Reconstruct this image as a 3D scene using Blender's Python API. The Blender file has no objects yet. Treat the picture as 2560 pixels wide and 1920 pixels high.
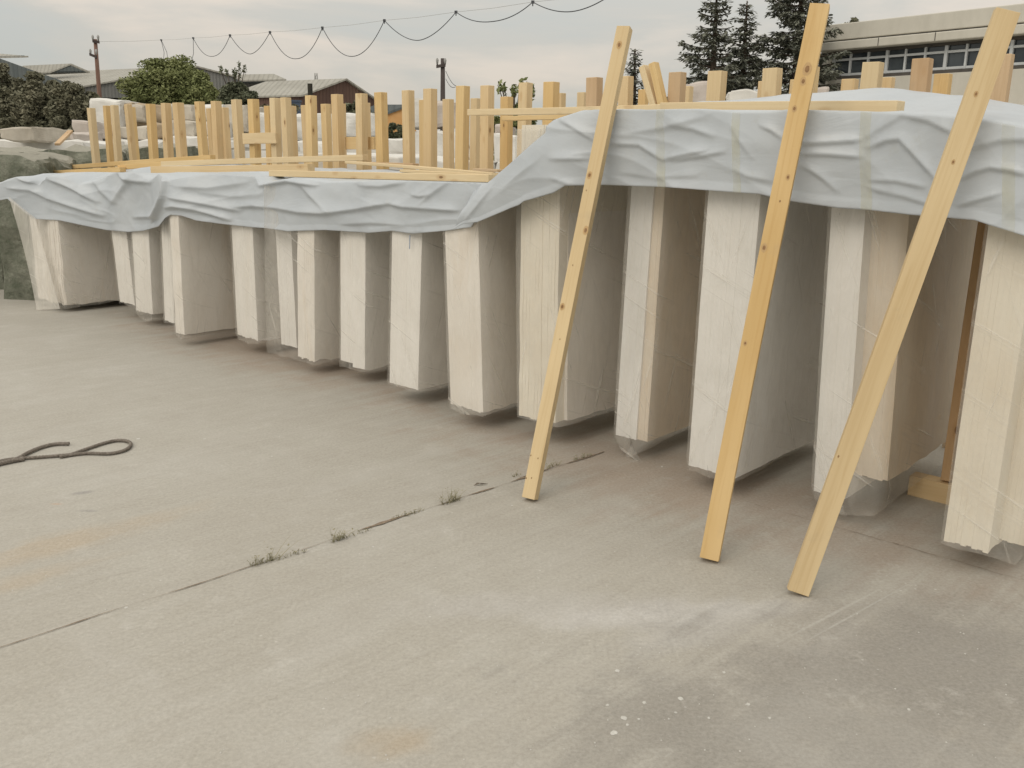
import bpy, bmesh, math, random
import numpy as np
from mathutils import Vector, noise, Matrix
random.seed(7); rnd = random.Random(11)
scene = bpy.context.scene
COL = scene.collection
rad = math.radians

# ------------------------------------------------------------------ camera
F = 2300.0; CX = 1280.0; CY = 960.0
PITCH = rad(14.04); ROLL = rad(-0.9)
CAMP = np.array([0, 0, 1.6])
FW = np.array([0, math.cos(PITCH), -math.sin(PITCH)])
_r = np.array([1.0, 0, 0]); _u = np.cross(_r, FW)
RT = _r*math.cos(ROLL) - _u*math.sin(ROLL)
UP = _u*math.cos(ROLL) + _r*math.sin(ROLL)
cd = bpy.data.cameras.new('camera'); cam = bpy.data.objects.new('camera', cd); COL.objects.link(cam)
cd.sensor_fit = 'HORIZONTAL'; cd.sensor_width = 36; cd.lens = F/2560*36
cd.clip_start = 0.05; cd.clip_end = 2000
m = Matrix.Identity(4)
for i in range(3):
    m[i][0] = RT[i]; m[i][1] = UP[i]; m[i][2] = -FW[i]; m[i][3] = CAMP[i]
cam.matrix_world = m
scene.camera = cam

# ------------------------------------------------------------------ sky, sun, exposure
SUN_EL = rad(42); SUN_AZ = rad(215)      # azimuth clockwise from +Y: light arrives from behind left
w = bpy.data.worlds.new('World'); scene.world = w; w.use_nodes = True
nt = w.node_tree; nt.nodes.clear()
def N(nt, t, **k):
    n = nt.nodes.new(t)
    for a, b in k.items(): setattr(n, a, b)
    return n
L = lambda nt, a, b: nt.links.new(a, b)
out = N(nt, 'ShaderNodeOutputWorld'); bg = N(nt, 'ShaderNodeBackground'); bg2 = N(nt, 'ShaderNodeBackground'); add = N(nt, 'ShaderNodeMixShader'); add.inputs[0].default_value = 0.88
sky = N(nt, 'ShaderNodeTexSky', sky_type='NISHITA'); sky.sun_disc = False; sky.sun_elevation = SUN_EL; sky.sun_rotation = SUN_AZ
L(nt, sky.outputs[0], bg.inputs[0]); bg.inputs[1].default_value = 0.05
tc = N(nt, 'ShaderNodeTexCoord'); sx = N(nt, 'ShaderNodeSeparateXYZ'); L(nt, tc.outputs['Generated'], sx.inputs[0])
# cloud deck: brighter to the zenith, warm breaks near the skyline
mp = N(nt, 'ShaderNodeMapping'); mp.inputs['Scale'].default_value = (2.2, 2.2, 9.0); L(nt, tc.outputs['Generated'], mp.inputs[0])
n1 = N(nt, 'ShaderNodeTexNoise'); n1.inputs['Scale'].default_value = 1.7; n1.inputs['Detail'].default_value = 7; n1.inputs['Roughness'].default_value = 0.55
n1.inputs['Distortion'].default_value = 0.4
L(nt, mp.outputs[0], n1.inputs[0])
cr = N(nt, 'ShaderNodeValToRGB'); L(nt, n1.outputs[0], cr.inputs[0])
cr.color_ramp.elements[0].position = 0.36; cr.color_ramp.elements[0].color = (0.49, 0.495, 0.465, 1)
cr.color_ramp.elements[1].position = 0.66; cr.color_ramp.elements[1].color = (0.66, 0.59, 0.51, 1)
e = cr.color_ramp.elements.new(0.5); e.color = (0.53, 0.51, 0.462, 1)
gr = N(nt, 'ShaderNodeMapRange'); gr.inputs['From Min'].default_value = 0.02; gr.inputs['From Max'].default_value = 0.9
gr.inputs['To Min'].default_value = 0.86; gr.inputs['To Max'].default_value = 2.0
L(nt, sx.outputs['Z'], gr.inputs['Value']); L(nt, cr.outputs[0], bg2.inputs[0]); L(nt, gr.outputs[0], bg2.inputs[1])
L(nt, bg.outputs[0], add.inputs[1]); L(nt, bg2.outputs[0], add.inputs[2]); L(nt, add.outputs[0], out.inputs[0])
sd = bpy.data.lights.new('sun', 'SUN'); sd.energy = 0.85; sd.angle = rad(35); sd.color = (1, 0.92, 0.80)
sun = bpy.data.objects.new('sun', sd); COL.objects.link(sun)
sv = Vector((math.sin(SUN_AZ)*math.cos(SUN_EL), math.cos(SUN_AZ)*math.cos(SUN_EL), math.sin(SUN_EL)))
sun.rotation_euler = sv.to_track_quat('Z', 'Y').to_euler(); sun.location = (0, 0, 30)
scene.view_settings.view_transform = 'Standard'; scene.view_settings.look = 'None'
scene.view_settings.exposure = 0.33; scene.view_settings.gamma = 1.0
scene.render.engine = 'CYCLES'
scene.cycles.max_bounces = 12; scene.cycles.diffuse_bounces = 8; scene.cycles.transparent_max_bounces = 16

# ------------------------------------------------------------------ site geometry (metres)
A2 = np.array([-0.74444, 0.66769]); D2 = np.array([0.66769, 0.74444])   # along the row / into the row
A3 = np.array([*A2, 0]); D3 = np.array([*D2, 0])
def ray(x, y): return FW*F + RT*(x-CX) + UP*(CY-y)
def onz(x, y, z=0.0):
    d = ray(x, y); return CAMP + d*((z-CAMP[2])/d[2])
def proj(p):
    v = np.asarray(p)-CAMP; q = v@FW
    return CX+F*(v@RT)/q, CY-F*(v@UP)/q
def atY(x, y, Y):
    d = ray(x, y); return CAMP + d*(Y/d[1])
O2 = np.array([-0.83, 6.15])
def uw(p): q = np.asarray(p)[:2]-O2; return float(q@A2), float(q@D2)
def P3(u, w_, z): return np.array([*(O2 + A2*u + D2*w_), z])
def onw(x, y, wf):
    """point of the sight line x,y that lies at depth wf (number or function of u) in the row"""
    d = ray(x, y); lo, hi = 1e-4, 40/F
    f = lambda t: uw(CAMP+d*t)[1] - (wf(uw(CAMP+d*t)[0]) if callable(wf) else wf)
    for _ in range(60):
        mid = (lo+hi)/2
        if f(mid) > 0: hi = mid
        else: lo = mid
    return CAMP + d*lo

# ------------------------------------------------------------------ object helpers
def mesh(name, v, f, mats, parent=None, smooth=False, fm=None, attrs=None, loc=None):
    me = bpy.data.meshes.new(name)
    v = [tuple(map(float, p)) for p in v]
    if loc is not None: v = [(p[0]-loc[0], p[1]-loc[1], p[2]-loc[2]) for p in v]
    me.from_pydata(v, [], f)
    for mm in (mats if isinstance(mats, (list, tuple)) else [mats]): me.materials.append(mm)
    if fm is not None: me.polygons.foreach_set('material_index', fm)
    if smooth: me.polygons.foreach_set('use_smooth', [True]*len(me.polygons))
    if attrs:
        for an, av in attrs.items():
            at = me.attributes.new(an, 'FLOAT', 'FACE'); at.data.foreach_set('value', av)
    me.validate(); me.update()
    o = bpy.data.objects.new(name, me); COL.objects.link(o)
    if loc is not None: o.location = tuple(map(float, loc))
    if parent is not None:
        o.parent = parent
        if loc is None: o.location = tuple(-c for c in parent.location)   # vertices are given in world metres
        else: o.location = tuple(float(loc[i])-parent.location[i] for i in range(3))
    return o
def empty(name, loc):
    o = bpy.data.objects.new(name, None); COL.objects.link(o); o.location = tuple(map(float, loc)); o.empty_display_size = 0.1; return o
def tag(o, label=None, cat=None, group=None, kind=None):
    if label: o['label'] = label
    if cat: o['category'] = cat
    if group: o['group'] = group
    if kind: o['kind'] = kind
    return o
ORD = 'first second third fourth fifth sixth seventh eighth ninth tenth eleventh twelfth thirteenth fourteenth fifteenth sixteenth seventeenth eighteenth nineteenth twentieth twenty-first twenty-second twenty-third twenty-fourth twenty-fifth twenty-sixth twenty-seventh twenty-eighth'.split()
class MB:
    def __init__(s): s.v = []; s.f = []; s.fm = []
    def add(s, v, f, mi=0):
        o = len(s.v); s.v += [tuple(map(float, p)) for p in v]; s.f += [tuple(i+o for i in q) for q in f]; s.fm += [mi]*len(f)
    def box(s, c, ax, ay, az, mi=0):
        """c centre; ax, ay, az half-extent vectors"""
        c, ax, ay, az = map(np.asarray, (c, ax, ay, az))
        v = [c+sx*ax+sy*ay+sz*az for sz in (-1, 1) for sx, sy in ((-1, -1), (1, -1), (1, 1), (-1, 1))]
        s.add(v, [(0, 3, 2, 1), (4, 5, 6, 7), (0, 1, 5, 4), (1, 2, 6, 5), (2, 3, 7, 6), (3, 0, 4, 7)], mi)
    def tube(s, pts, r, n=8, mi=0, cap=True):
        pts = [np.asarray(p, float) for p in pts]; rs = r if isinstance(r, (list, tuple)) else [r]*len(pts)
        v = []; up = np.array([0.13, 0.21, 0.97])
        for i, p in enumerate(pts):
            t = pts[min(i+1, len(pts)-1)] - pts[max(i-1, 0)]; t = t/(np.linalg.norm(t)+1e-9)
            a = np.cross(t, up); a = a/(np.linalg.norm(a)+1e-9); b = np.cross(t, a)
            for k in range(n):
                an = 2*math.pi*k/n; v.append(p + rs[i]*(math.cos(an)*a + math.sin(an)*b))
        f = []
        for i in range(len(pts)-1):
            for k in range(n):
                f.append((i*n+k, i*n+(k+1) % n, (i+1)*n+(k+1) % n, (i+1)*n+k))
        if cap: f += [tuple(range(n-1, -1, -1)), tuple(range((len(pts)-1)*n, len(pts)*n))]
        s.add(v, f, mi)
    def build(s, name, mats, parent=None, smooth=False, loc=None):
        return mesh(name, s.v, s.f, mats, parent, smooth, s.fm, None, loc)
def bevel(o, width=0.004, seg=2):
    b = o.modifiers.new('bevel', 'BEVEL'); b.width = width; b.segments = seg; b.limit_method = 'ANGLE'; b.angle_limit = rad(40)
def nz(x, y=0, z=0): return noise.noise(Vector((x, y, z)))
def fbm(x, y, z=0, o=4): return noise.fractal(Vector((x, y, z)), 1.0, 2.0, o)

# ------------------------------------------------------------------ materials
def mat(name, rough=0.8, spec=0.3):
    m = bpy.data.materials.new(name); m.use_nodes = True; nt = m.node_tree
    b = nt.nodes['Principled BSDF']; b.inputs['Roughness'].default_value = rough; b.inputs['Specular IOR Level'].default_value = spec
    return m, nt, b
def noise_node(nt, vec, scale, detail=5, rough=0.55, dist=0.0):
    n = N(nt, 'ShaderNodeTexNoise'); n.inputs['Scale'].default_value = scale; n.inputs['Detail'].default_value = detail
    n.inputs['Roughness'].default_value = rough; n.inputs['Distortion'].default_value = dist
    if vec is not None: L(nt, vec, n.inputs['Vector'])
    return n.outputs[0]
def ramp(nt, fac, stops):
    c = N(nt, 'ShaderNodeValToRGB'); L(nt, fac, c.inputs[0]); r = c.color_ramp
    r.elements[0].position, r.elements[0].color = stops[0][0], (*stops[0][1], 1)
    r.elements[1].position, r.elements[1].color = stops[-1][0], (*stops[-1][1], 1)
    for p, col in stops[1:-1]: r.elements.new(p).color = (*col, 1)
    return c.outputs[0]
def mixc(nt, fac, a, b, mode='MIX'):
    x = N(nt, 'ShaderNodeMix', data_type='RGBA', blend_type=mode)
    for s, val in ((x.inputs[0], fac), (x.inputs[6], a), (x.inputs[7], b)):
        if hasattr(val, 'is_linked'): L(nt, val, s)
        elif isinstance(val, (int, float)): s.default_value = val
        else: s.default_value = (*val, 1)
    return x.outputs[2]
def math_(nt, op, a, b=None, clamp=False):
    x = N(nt, 'ShaderNodeMath', operation=op); x.use_clamp = clamp
    for i, val in enumerate((a, b)):
        if val is None: continue
        if hasattr(val, 'is_linked'): L(nt, val, x.inputs[i])
        else: x.inputs[i].default_value = val
    return x.outputs[0]
def maprange(nt, v, a, b, c=0.0, d=1.0, smooth=False):
    x = N(nt, 'ShaderNodeMapRange'); x.clamp = True
    if smooth: x.interpolation_type = 'SMOOTHSTEP'
    L(nt, v, x.inputs[0])
    for i, val in enumerate((a, b, c, d)): x.inputs[i+1].default_value = val
    return x.outputs[0]
def mapping(nt, vec, scale=(1, 1, 1), rot=(0, 0, 0), loc=(0, 0, 0)):
    x = N(nt, 'ShaderNodeMapping'); x.inputs['Scale'].default_value = scale; x.inputs['Rotation'].default_value = rot; x.inputs['Location'].default_value = loc
    L(nt, vec, x.inputs[0]); return x.outputs[0]
def rotz(nt, vec, ang):
    x = N(nt, 'ShaderNodeVectorRotate', rotation_type='Z_AXIS'); L(nt, vec, x.inputs['Vector']); x.inputs['Angle'].default_value = ang; return x.outputs[0]
def bump(nt, b, h, strength=0.3, dist=0.01):
    x = N(nt, 'ShaderNodeBump'); x.inputs['Strength'].default_value = strength; x.inputs['Distance'].default_value = dist
    L(nt, h, x.inputs['Height']); L(nt, x.outputs[0], b.inputs['Normal'])
def objco(nt): return N(nt, 'ShaderNodeTexCoord').outputs['Object']
def posco(nt): return N(nt, 'ShaderNodeNewGeometry').outputs['Position']
def rndob(nt): return N(nt, 'ShaderNodeObjectInfo').outputs['Random']

# concrete yard
JA = onz(0, 1620); JB = onz(1482, 1138)
JANG = math.atan2(JB[1]-JA[1], JB[0]-JA[0])
def concrete():
    m, nt, b = mat('yard_concrete', 0.88, 0.25)
    p = posco(nt); r = rotz(nt, p, -JANG)
    big = noise_node(nt, p, 0.55, 4, 0.6); mid = noise_node(nt, p, 3.2, 6, 0.62); fine = noise_node(nt, p, 70, 6, 0.75)
    base = ramp(nt, big, [(0.3, (0.395, 0.37, 0.322)), (0.5, (0.435, 0.415, 0.368)), (0.72, (0.475, 0.46, 0.418))])
    c = mixc(nt, maprange(nt, mid, 0.36, 0.68, 0, 0.55), base, (0.385, 0.36, 0.315))
    # broom marks parallel to the joint
    st = noise_node(nt, mapping(nt, r, (1.0, 38, 1)), 1.0, 5, 0.6, 0.3)
    st2 = noise_node(nt, mapping(nt, r, (0.5, 7, 1)), 1.3, 4, 0.6, 0.5)
    c = mixc(nt, maprange(nt, st, 0.42, 0.68, 0, 0.20), c, (0.27, 0.245, 0.21))
    c = mixc(nt, maprange(nt, st2, 0.5, 0.72, 0, 0.22), c, (0.53, 0.52, 0.49))
    # stains with a place of their own, and the row's shadow painted in brown
    def blob(x, y, sx_, sy_, ang, col, k, thr=0.0):
        nonlocal c
        q = onz(x, y)
        v = N(nt, 'ShaderNodeVectorMath', operation='SUBTRACT'); L(nt, p, v.inputs[0]); v.inputs[1].default_value = tuple(q)
        rr = mapping(nt, rotz(nt, v.outputs[0], -ang), (1/sx_, 1/sy_, 0))
        ln = N(nt, 'ShaderNodeVectorMath', operation='LENGTH'); L(nt, rr, ln.inputs[0])
        dist = math_(nt, 'ADD', ln.outputs['Value'], math_(nt, 'MULTIPLY', math_(nt, 'SUBTRACT', mid, 0.5), 1.6))
        dist = math_(nt, 'ADD', dist, math_(nt, 'MULTIPLY', math_(nt, 'SUBTRACT', st2, 0.5), 1.0))
        c = mixc(nt, maprange(nt, dist, 1.0, 0.1, 0, k, True), c, col)
    blob(120, 1370, 0.75, 0.16, JANG, (0.46, 0.34, 0.21), 0.45)
    blob(60, 1450, 0.5, 0.1, JANG, (0.46, 0.34, 0.21), 0.35)
    blob(1010, 1860, 0.16, 0.10, 0.2, (0.42, 0.30, 0.17), 0.45)
    blob(1640, 1535, 0.75, 0.13, rad(8), (0.62, 0.61, 0.60), 0.65)
    blob(1760, 1570, 0.45, 0.16, rad(30), (0.58, 0.57, 0.555), 0.6)
    blob(1900, 1520, 0.32, 0.08, rad(12), (0.60, 0.59, 0.57), 0.45)
    blob(1330, 1515, 0.9, 0.16, rad(4), (0.47, 0.455, 0.44), 0.45)
    blob(2130, 1760, 0.28, 0.07, rad(-40), (0.47, 0.40, 0.28), 0.45)
    blob(2480, 1860, 0.25, 0.06, rad(-25), (0.50, 0.41, 0.28), 0.5)
    blob(2330, 1660, 1.5, 0.75, rad(20), (0.235, 0.22, 0.20), 0.9)
    blob(2040, 1850, 1.1, 0.5, rad(10), (0.25, 0.235, 0.21), 0.85)
    for (xa_, ya_, xb_, yb__, k_, wd_) in ((1880,1640,2330,1405,.5,.010),(1930,1650,2380,1400,.4,.007),(1700,1600,2150,1390,.3,.008),(300,1750,900,1560,.25,.012),(330,1850,1050,1640,.25,.010),(0,1500,420,1410,.3,.010),(1100,1780,1500,1660,.2,.012)):
        qa, qb = onz(xa_, ya_), onz(xb_, yb__); blob((xa_+xb_)/2, (ya_+yb__)/2, float(np.linalg.norm(qb-qa))/2, wd_, math.atan2(qb[1]-qa[1], qb[0]-qa[0]), (0.56, 0.55, 0.52) if xa_ > 1600 else (0.30, 0.28, 0.245), k_)
    blob(1700, 1200, 2.4, 0.75, rad(-42), (0.33, 0.25, 0.19), 0.75)  # warm shadow under the right part of the row, painted into the concrete
    blob(700, 880, 3.4, 0.8, rad(-42), (0.34, 0.26, 0.20), 0.8)  # painted shadow again, under the left part of the row
    blob(140, 1260, 0.05, 0.02, 0, (0.5, 0.33, 0.22), 0.8); blob(205, 1232, 0.06, 0.03, 0.4, (0.25, 0.24, 0.235), 0.8)
    blob(225, 1277, 0.07, 0.02, 0, (0.24, 0.235, 0.225), 0.7)
    # white marble dust specks and a salt-and-pepper aggregate
    vo = N(nt, 'ShaderNodeTexVoronoi'); vo.inputs['Scale'].default_value = 16; L(nt, p, vo.inputs[0])
    sp = math_(nt, 'MULTIPLY', maprange(nt, vo.outputs['Distance'], 0.09, 0.05), maprange(nt, noise_node(nt, p, 2.3, 3), 0.52, 0.62))
    c = mixc(nt, math_(nt, 'MULTIPLY', sp, 0.6), c, (0.7, 0.7, 0.67))
    pat = maprange(nt, noise_node(nt, p, 5, 8, 0.7), 0.58, 0.70, 0, 0.38)
    c = mixc(nt, pat, c, (0.58, 0.565, 0.53))
    c = mixc(nt, maprange(nt, fine, 0.25, 0.75), mixc(nt, 0.34, c, (0.12, 0.11, 0.09)), mixc(nt, 0.20, c, (0.75, 0.72, 0.66)))
    mot = noise_node(nt, p, 9, 7, 0.7, 0.8); c = mixc(nt, maprange(nt, mot, 0.42, 0.66, 0, 0.22), c, (0.33, 0.305, 0.265)); c = mixc(nt, maprange(nt, noise_node(nt, p, 1.4, 6, 0.65, 1.0), 0.48, 0.70, 0, 0.18), c, (0.54, 0.53, 0.505))
    L(nt, c, b.inputs['Base Color'])
    h = math_(nt, 'ADD', math_(nt, 'MULTIPLY', st, 0.3), math_(nt, 'ADD', math_(nt, 'MULTIPLY', fine, 0.5), math_(nt, 'MULTIPLY', mid, 0.8)))
    bump(nt, b, h, 0.55, 0.006)
    return m
def dirt_mat():
    m, nt, b = mat('joint_dirt', 0.95, 0.1); p = posco(nt)
    L(nt, ramp(nt, noise_node(nt, p, 60, 4, 0.7), [(0.35, (0.17, 0.135, 0.10)), (0.6, (0.29, 0.23, 0.175)), (0.75, (0.44, 0.37, 0.30))]), b.inputs['Base Color'])
    bump(nt, b, noise_node(nt, p, 90, 3), 0.8, 0.006); return m
def marble(name, c0, c1, vein, k=0.5, rough=0.55, warm=0.25):
    """sawn stone: cloudy tone, saw marks and a tone of its own for every slab"""
    m, nt, b = mat(name, rough, 0.3)
    o = posco(nt); at = N(nt, 'ShaderNodeAttribute', attribute_name='tone'); t = at.outputs['Fac']
    big = noise_node(nt, o, 2.2, 5, 0.6, 0.6); fi = noise_node(nt, o, 45, 5, 0.7)
    c = mixc(nt, maprange(nt, big, 0.35, 0.68), c0, c1)
    c = mixc(nt, maprange(nt, noise_node(nt, mapping(nt, o, (2.5, 2.5, 1.6)), 1.6, 5, 0.6, 0.8), 0.5, 0.75, 0, k*0.7), c, vein)
    c = mixc(nt, math_(nt, 'MULTIPLY', t, 0.10), c, (c1[0]*0.78, c1[1]*0.74, c1[2]*0.68))
    c = mixc(nt, maprange(nt, fi, 0.3, 0.75, 0, 0.08), c, (0.30, 0.26, 0.21))
    c = mixc(nt, maprange(nt, noise_node(nt, o, 6, 7, 0.75, 0.5), 0.60, 0.70, 0, 0.16), c, (0.44, 0.38, 0.30))
    # rusty yellow runs
    run = noise_node(nt, mapping(nt, o, (4, 4, 0.9)), 1.0, 5, 0.65, 0.9)
    c = mixc(nt, maprange(nt, run, 0.58, 0.72, 0, warm), c, (0.60, 0.42, 0.22))
    L(nt, c, b.inputs['Base Color'])
    h = math_(nt, 'ADD', math_(nt, 'MULTIPLY', fi, 0.5), noise_node(nt, mapping(nt, o, (10, 10, 8)), 1.5, 4, 0.6))
    bump(nt, b, h, 0.12, 0.002); return m
def wood(name, c0, c1, knot=(0.17, 0.085, 0.035), scale=1.0, kn=1.0):
    """sawn pine: the grain runs along the object's own Z axis"""
    m, nt, b = mat(name, 0.72, 0.25)
    tc = N(nt, 'ShaderNodeTexCoord'); info = N(nt, 'ShaderNodeObjectInfo')
    off = N(nt, 'ShaderNodeVectorMath', operation='SCALE'); off.inputs[0].default_value = (7.1, 3.3, 11.7); L(nt, info.outputs['Random'], off.inputs['Scale'])
    v = N(nt, 'ShaderNodeVectorMath', operation='ADD'); L(nt, tc.outputs['Object'], v.inputs[0]); L(nt, off.outputs[0], v.inputs[1]); o = v.outputs[0]
    g = noise_node(nt, mapping(nt, o, (42, 42, 1.3)), scale, 5, 0.6, 1.4)
    g2 = noise_node(nt, mapping(nt, o, (6, 6, 1.6)), 1.0, 3, 0.5)
    c = mixc(nt, maprange(nt, g2, 0.3, 0.7), c0, c1)
    c = mixc(nt, maprange(nt, g, 0.46, 0.66, 0, 0.35), c, (c0[0]*0.8, c0[1]*0.70, c0[2]*0.56))
    tone = maprange(nt, info.outputs['Random'], 0, 1, -0.22, 0.2)
    c = mixc(nt, math_(nt, 'MAXIMUM', tone, 0.0), c, (0.62, 0.36, 0.13))
    c = mixc(nt, math_(nt, 'MAXIMUM', math_(nt, 'MULTIPLY', tone, -1.0), 0.0), c, (0.80, 0.70, 0.50))
    vo = N(nt, 'ShaderNodeTexVoronoi'); vo.inputs['Scale'].default_value = 1.0; L(nt, mapping(nt, o, (8, 8, 3.4)), vo.inputs[0])
    c = mixc(nt, maprange(nt, vo.outputs['Distance'], 0.20, 0.10, 0, 0.35*kn, True), c, (0.42, 0.24, 0.10))
    c = mixc(nt, maprange(nt, vo.outputs['Distance'], 0.085, 0.05, 0, 0.8*kn, True), c, knot)
    dirt = noise_node(nt, o, 4, 5, 0.7)
    c = mixc(nt, maprange(nt, dirt, 0.6, 0.8, 0, 0.35), c, (0.36, 0.30, 0.22))
    L(nt, c, b.inputs['Base Color']); bump(nt, b, g, 0.25, 0.002); return m
def cloth_mat():
    m, nt, b = mat('white_sheeting', 0.36, 0.5); o = posco(nt)
    n = noise_node(nt, o, 3.0, 5, 0.6)
    c = mixc(nt, maprange(nt, n, 0.3, 0.7), (0.56, 0.605, 0.65), (0.62, 0.66, 0.70))
    c = mixc(nt, maprange(nt, noise_node(nt, o, 9, 6, 0.7), 0.6, 0.75, 0, 0.25), c, (0.50, 0.49, 0.43))
    L(nt, c, b.inputs['Base Color'])
    wv = noise_node(nt, mapping(nt, rotz(nt, o, 0.73), (2.2, 2.2, 6)), 1.6, 4, 0.5, 1.0)
    h = math_(nt, 'ADD', wv, math_(nt, 'MULTIPLY', noise_node(nt, o, 140, 2), 0.06))
    vo = N(nt, 'ShaderNodeTexVoronoi'); vo.inputs['Scale'].default_value = 1.0
    wq = N(nt, 'ShaderNodeVectorMath', operation='MULTIPLY_ADD'); nn_ = N(nt, 'ShaderNodeTexNoise'); nn_.inputs['Scale'].default_value = 2.0; L(nt, o, nn_.inputs[0]); L(nt, nn_.outputs['Color'], wq.inputs[0]); wq.inputs[1].default_value = (.5, .5, .5); L(nt, o, wq.inputs[2])
    L(nt, mapping(nt, rotz(nt, wq.outputs[0], 0.73), (3.2, 3.2, 8)), vo.inputs[0])
    h = math_(nt, 'ADD', h, math_(nt, 'MULTIPLY', math_(nt, 'POWER', vo.outputs['Distance'], 0.8), 1.3))
    bump(nt, b, h, 0.22, 0.022)
    tr = N(nt, 'ShaderNodeBsdfTranslucent'); L(nt, c, tr.inputs[0]); mx = N(nt, 'ShaderNodeMixShader'); mx.inputs[0].default_value = 0.22
    o_ = nt.nodes['Material Output']; L(nt, b.outputs[0], mx.inputs[1]); L(nt, tr.outputs[0], mx.inputs[2]); L(nt, mx.outputs[0], o_.inputs[0])
    return m
def film_mat(name, base=0.10, streak=0.45):
    """clear stretch film: mostly see-through, milky where creased"""
    m, nt, b = mat(name, 0.22, 0.6); o = posco(nt)
    b.inputs['Base Color'].default_value = (0.78, 0.75, 0.69, 1)
    # tension creases: long, thin, slanting; the first coordinate runs along either face of a pack
    dt = N(nt, 'ShaderNodeVectorMath', operation='DOT_PRODUCT'); L(nt, o, dt.inputs[0]); dt.inputs[1].default_value = (A2[0]*1.0+D2[0]*-0.8, A2[1]*1.0+D2[1]*-0.8, 0)
    sp_ = N(nt, 'ShaderNodeSeparateXYZ'); L(nt, o, sp_.inputs[0]); cb = N(nt, 'ShaderNodeCombineXYZ'); L(nt, dt.outputs['Value'], cb.inputs[0]); L(nt, sp_.outputs['Z'], cb.inputs[1])
    fans = None
    for ang, sc, off in ((0.42, 26, 0.0), (-0.25, 34, 3.0), (1.15, 30, 7.0)):
        n_ = noise_node(nt, mapping(nt, rotz(nt, cb.outputs[0], ang), (sc, 0.9, 1), (0, 0, 0), (off, off, off)), 1.0, 3, 0.55, 0.15)
        k_ = math_(nt, 'MULTIPLY', maprange(nt, n_, 0.60, 0.74, 0, streak), maprange(nt, noise_node(nt, mapping(nt, cb.outputs[0], (1, 1, 1), (0, 0, 0), (off*2+1, off, 0)), 2.2, 2, 0.5), 0.46, 0.60, 0, 1))
        fans = k_ if fans is None else math_(nt, 'MAXIMUM', fans, k_)
    k = fans; s = fans
    s2 = noise_node(nt, mapping(nt, o, (2, 2, 0.5), (0, 0.5, 0)), 5.0, 5, 0.7, 1.0)
    k = math_(nt, 'ADD', k, maprange(nt, s2, 0.45, 0.8, base, base+0.16))
    bump(nt, b, s, 0.5, 0.02)
    t = N(nt, 'ShaderNodeBsdfTransparent'); mx = N(nt, 'ShaderNodeMixShader'); L(nt, k, mx.inputs[0])
    L(nt, t.outputs[0], mx.inputs[1]); L(nt, b.outputs[0], mx.inputs[2]); L(nt, mx.outputs[0], nt.nodes['Material Output'].inputs[0])
    return m
def plain(name, c0, c1, scale=6.0, rough=0.8, bumpk=0.3, spec=0.25, mp=(1, 1, 1)):
    m, nt, b = mat(name, rough, spec); o = posco(nt)
    n = noise_node(nt, mapping(nt, o, mp), scale, 6, 0.65)
    L(nt, mixc(nt, maprange(nt, n, 0.32, 0.68), c0, c1), b.inputs['Base Color'])
    if bumpk: bump(nt, b, n, bumpk, 0.02)
    return m
def leaf_mat(name, c0, c1):
    m, nt, b = mat(name, 0.7, 0.15)
    at = N(nt, 'ShaderNodeAttribute', attribute_name='tone')
    L(nt, mixc(nt, at.outputs['Fac'], c0, c1), b.inputs['Base Color']); return m
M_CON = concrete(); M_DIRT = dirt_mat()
M_MT = marble('tan_marble', (0.66, 0.56, 0.43), (0.72, 0.63, 0.51), (0.70, 0.66, 0.58), 0.6, 0.6, 0.3)
M_MW = marble('pale_marble', (0.74, 0.715, 0.67), (0.80, 0.78, 0.74), (0.62, 0.595, 0.545), 0.4, 0.5, 0.10)
M_MC = marble('cream_marble', (0.73, 0.69, 0.63), (0.79, 0.755, 0.70), (0.66, 0.58, 0.47), 0.45, 0.6, 0.22)
M_MY = marble('yellow_crust_marble', (0.70, 0.64, 0.53), (0.77, 0.73, 0.63), (0.68, 0.57, 0.41), 0.5, 0.7, 0.22)
M_MG = marble('greyish_marble', (0.735, 0.725, 0.695), (0.80, 0.79, 0.765), (0.58, 0.575, 0.54), 0.45, 0.5, 0.08)
M_WD = wood('pale_pine', (0.61, 0.47, 0.275), (0.70, 0.56, 0.35))
M_WY = wood('golden_pine', (0.61, 0.43, 0.20), (0.69, 0.51, 0.26))
M_WBD = wood('board_pine', (0.55, 0.415, 0.23), (0.64, 0.50, 0.295), kn=0.0); M_WBG = wood('board_golden_pine', (0.55, 0.385, 0.175), (0.63, 0.465, 0.24), kn=0.0)
M_WB = wood('weathered_pine', (0.46, 0.31, 0.18), (0.58, 0.42, 0.26))
M_CL = cloth_mat()
M_FILM = film_mat('stretch_film', 0.15, 0.42); M_FILM2 = film_mat('baggy_film', 0.20, 0.42)

# ------------------------------------------------------------------ ground
g = 420.0
gv = [(-g, -g, 0), (g, -g, 0), (g, g, 0), (-g, g, 0)]
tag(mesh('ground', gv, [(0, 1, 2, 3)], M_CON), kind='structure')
def strip(name, p, q, w0, w1, seed, matx, n=160, fade=None, kind='structure'):
    """ragged dirt-filled joint lying 4 mm proud of the concrete"""
    p, q = np.array(p[:2]), np.array(q[:2]); d = (q-p)/np.linalg.norm(q-p); nn = np.array([-d[1], d[0]])
    v = []; f = []
    for i in range(n+1):
        t = i/n; c = p+(q-p)*t + nn*0.012*nz(t*14, seed)
        k = w0+(w1-w0)*max(0, nz(t*22, seed+3)*1.6+0.5) * (fade(t) if fade else 1)
        v += [(*(c+nn*(k*(0.7+0.5*nz(t*90, seed+7)))), 0.004), (*(c-nn*(k*(0.7+0.5*nz(t*90, seed+9)))), 0.004)]
        if i: f.append((2*i-2, 2*i-1, 2*i+1, 2*i))
    return tag(mesh(name, v, f, matx), kind=kind)
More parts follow.
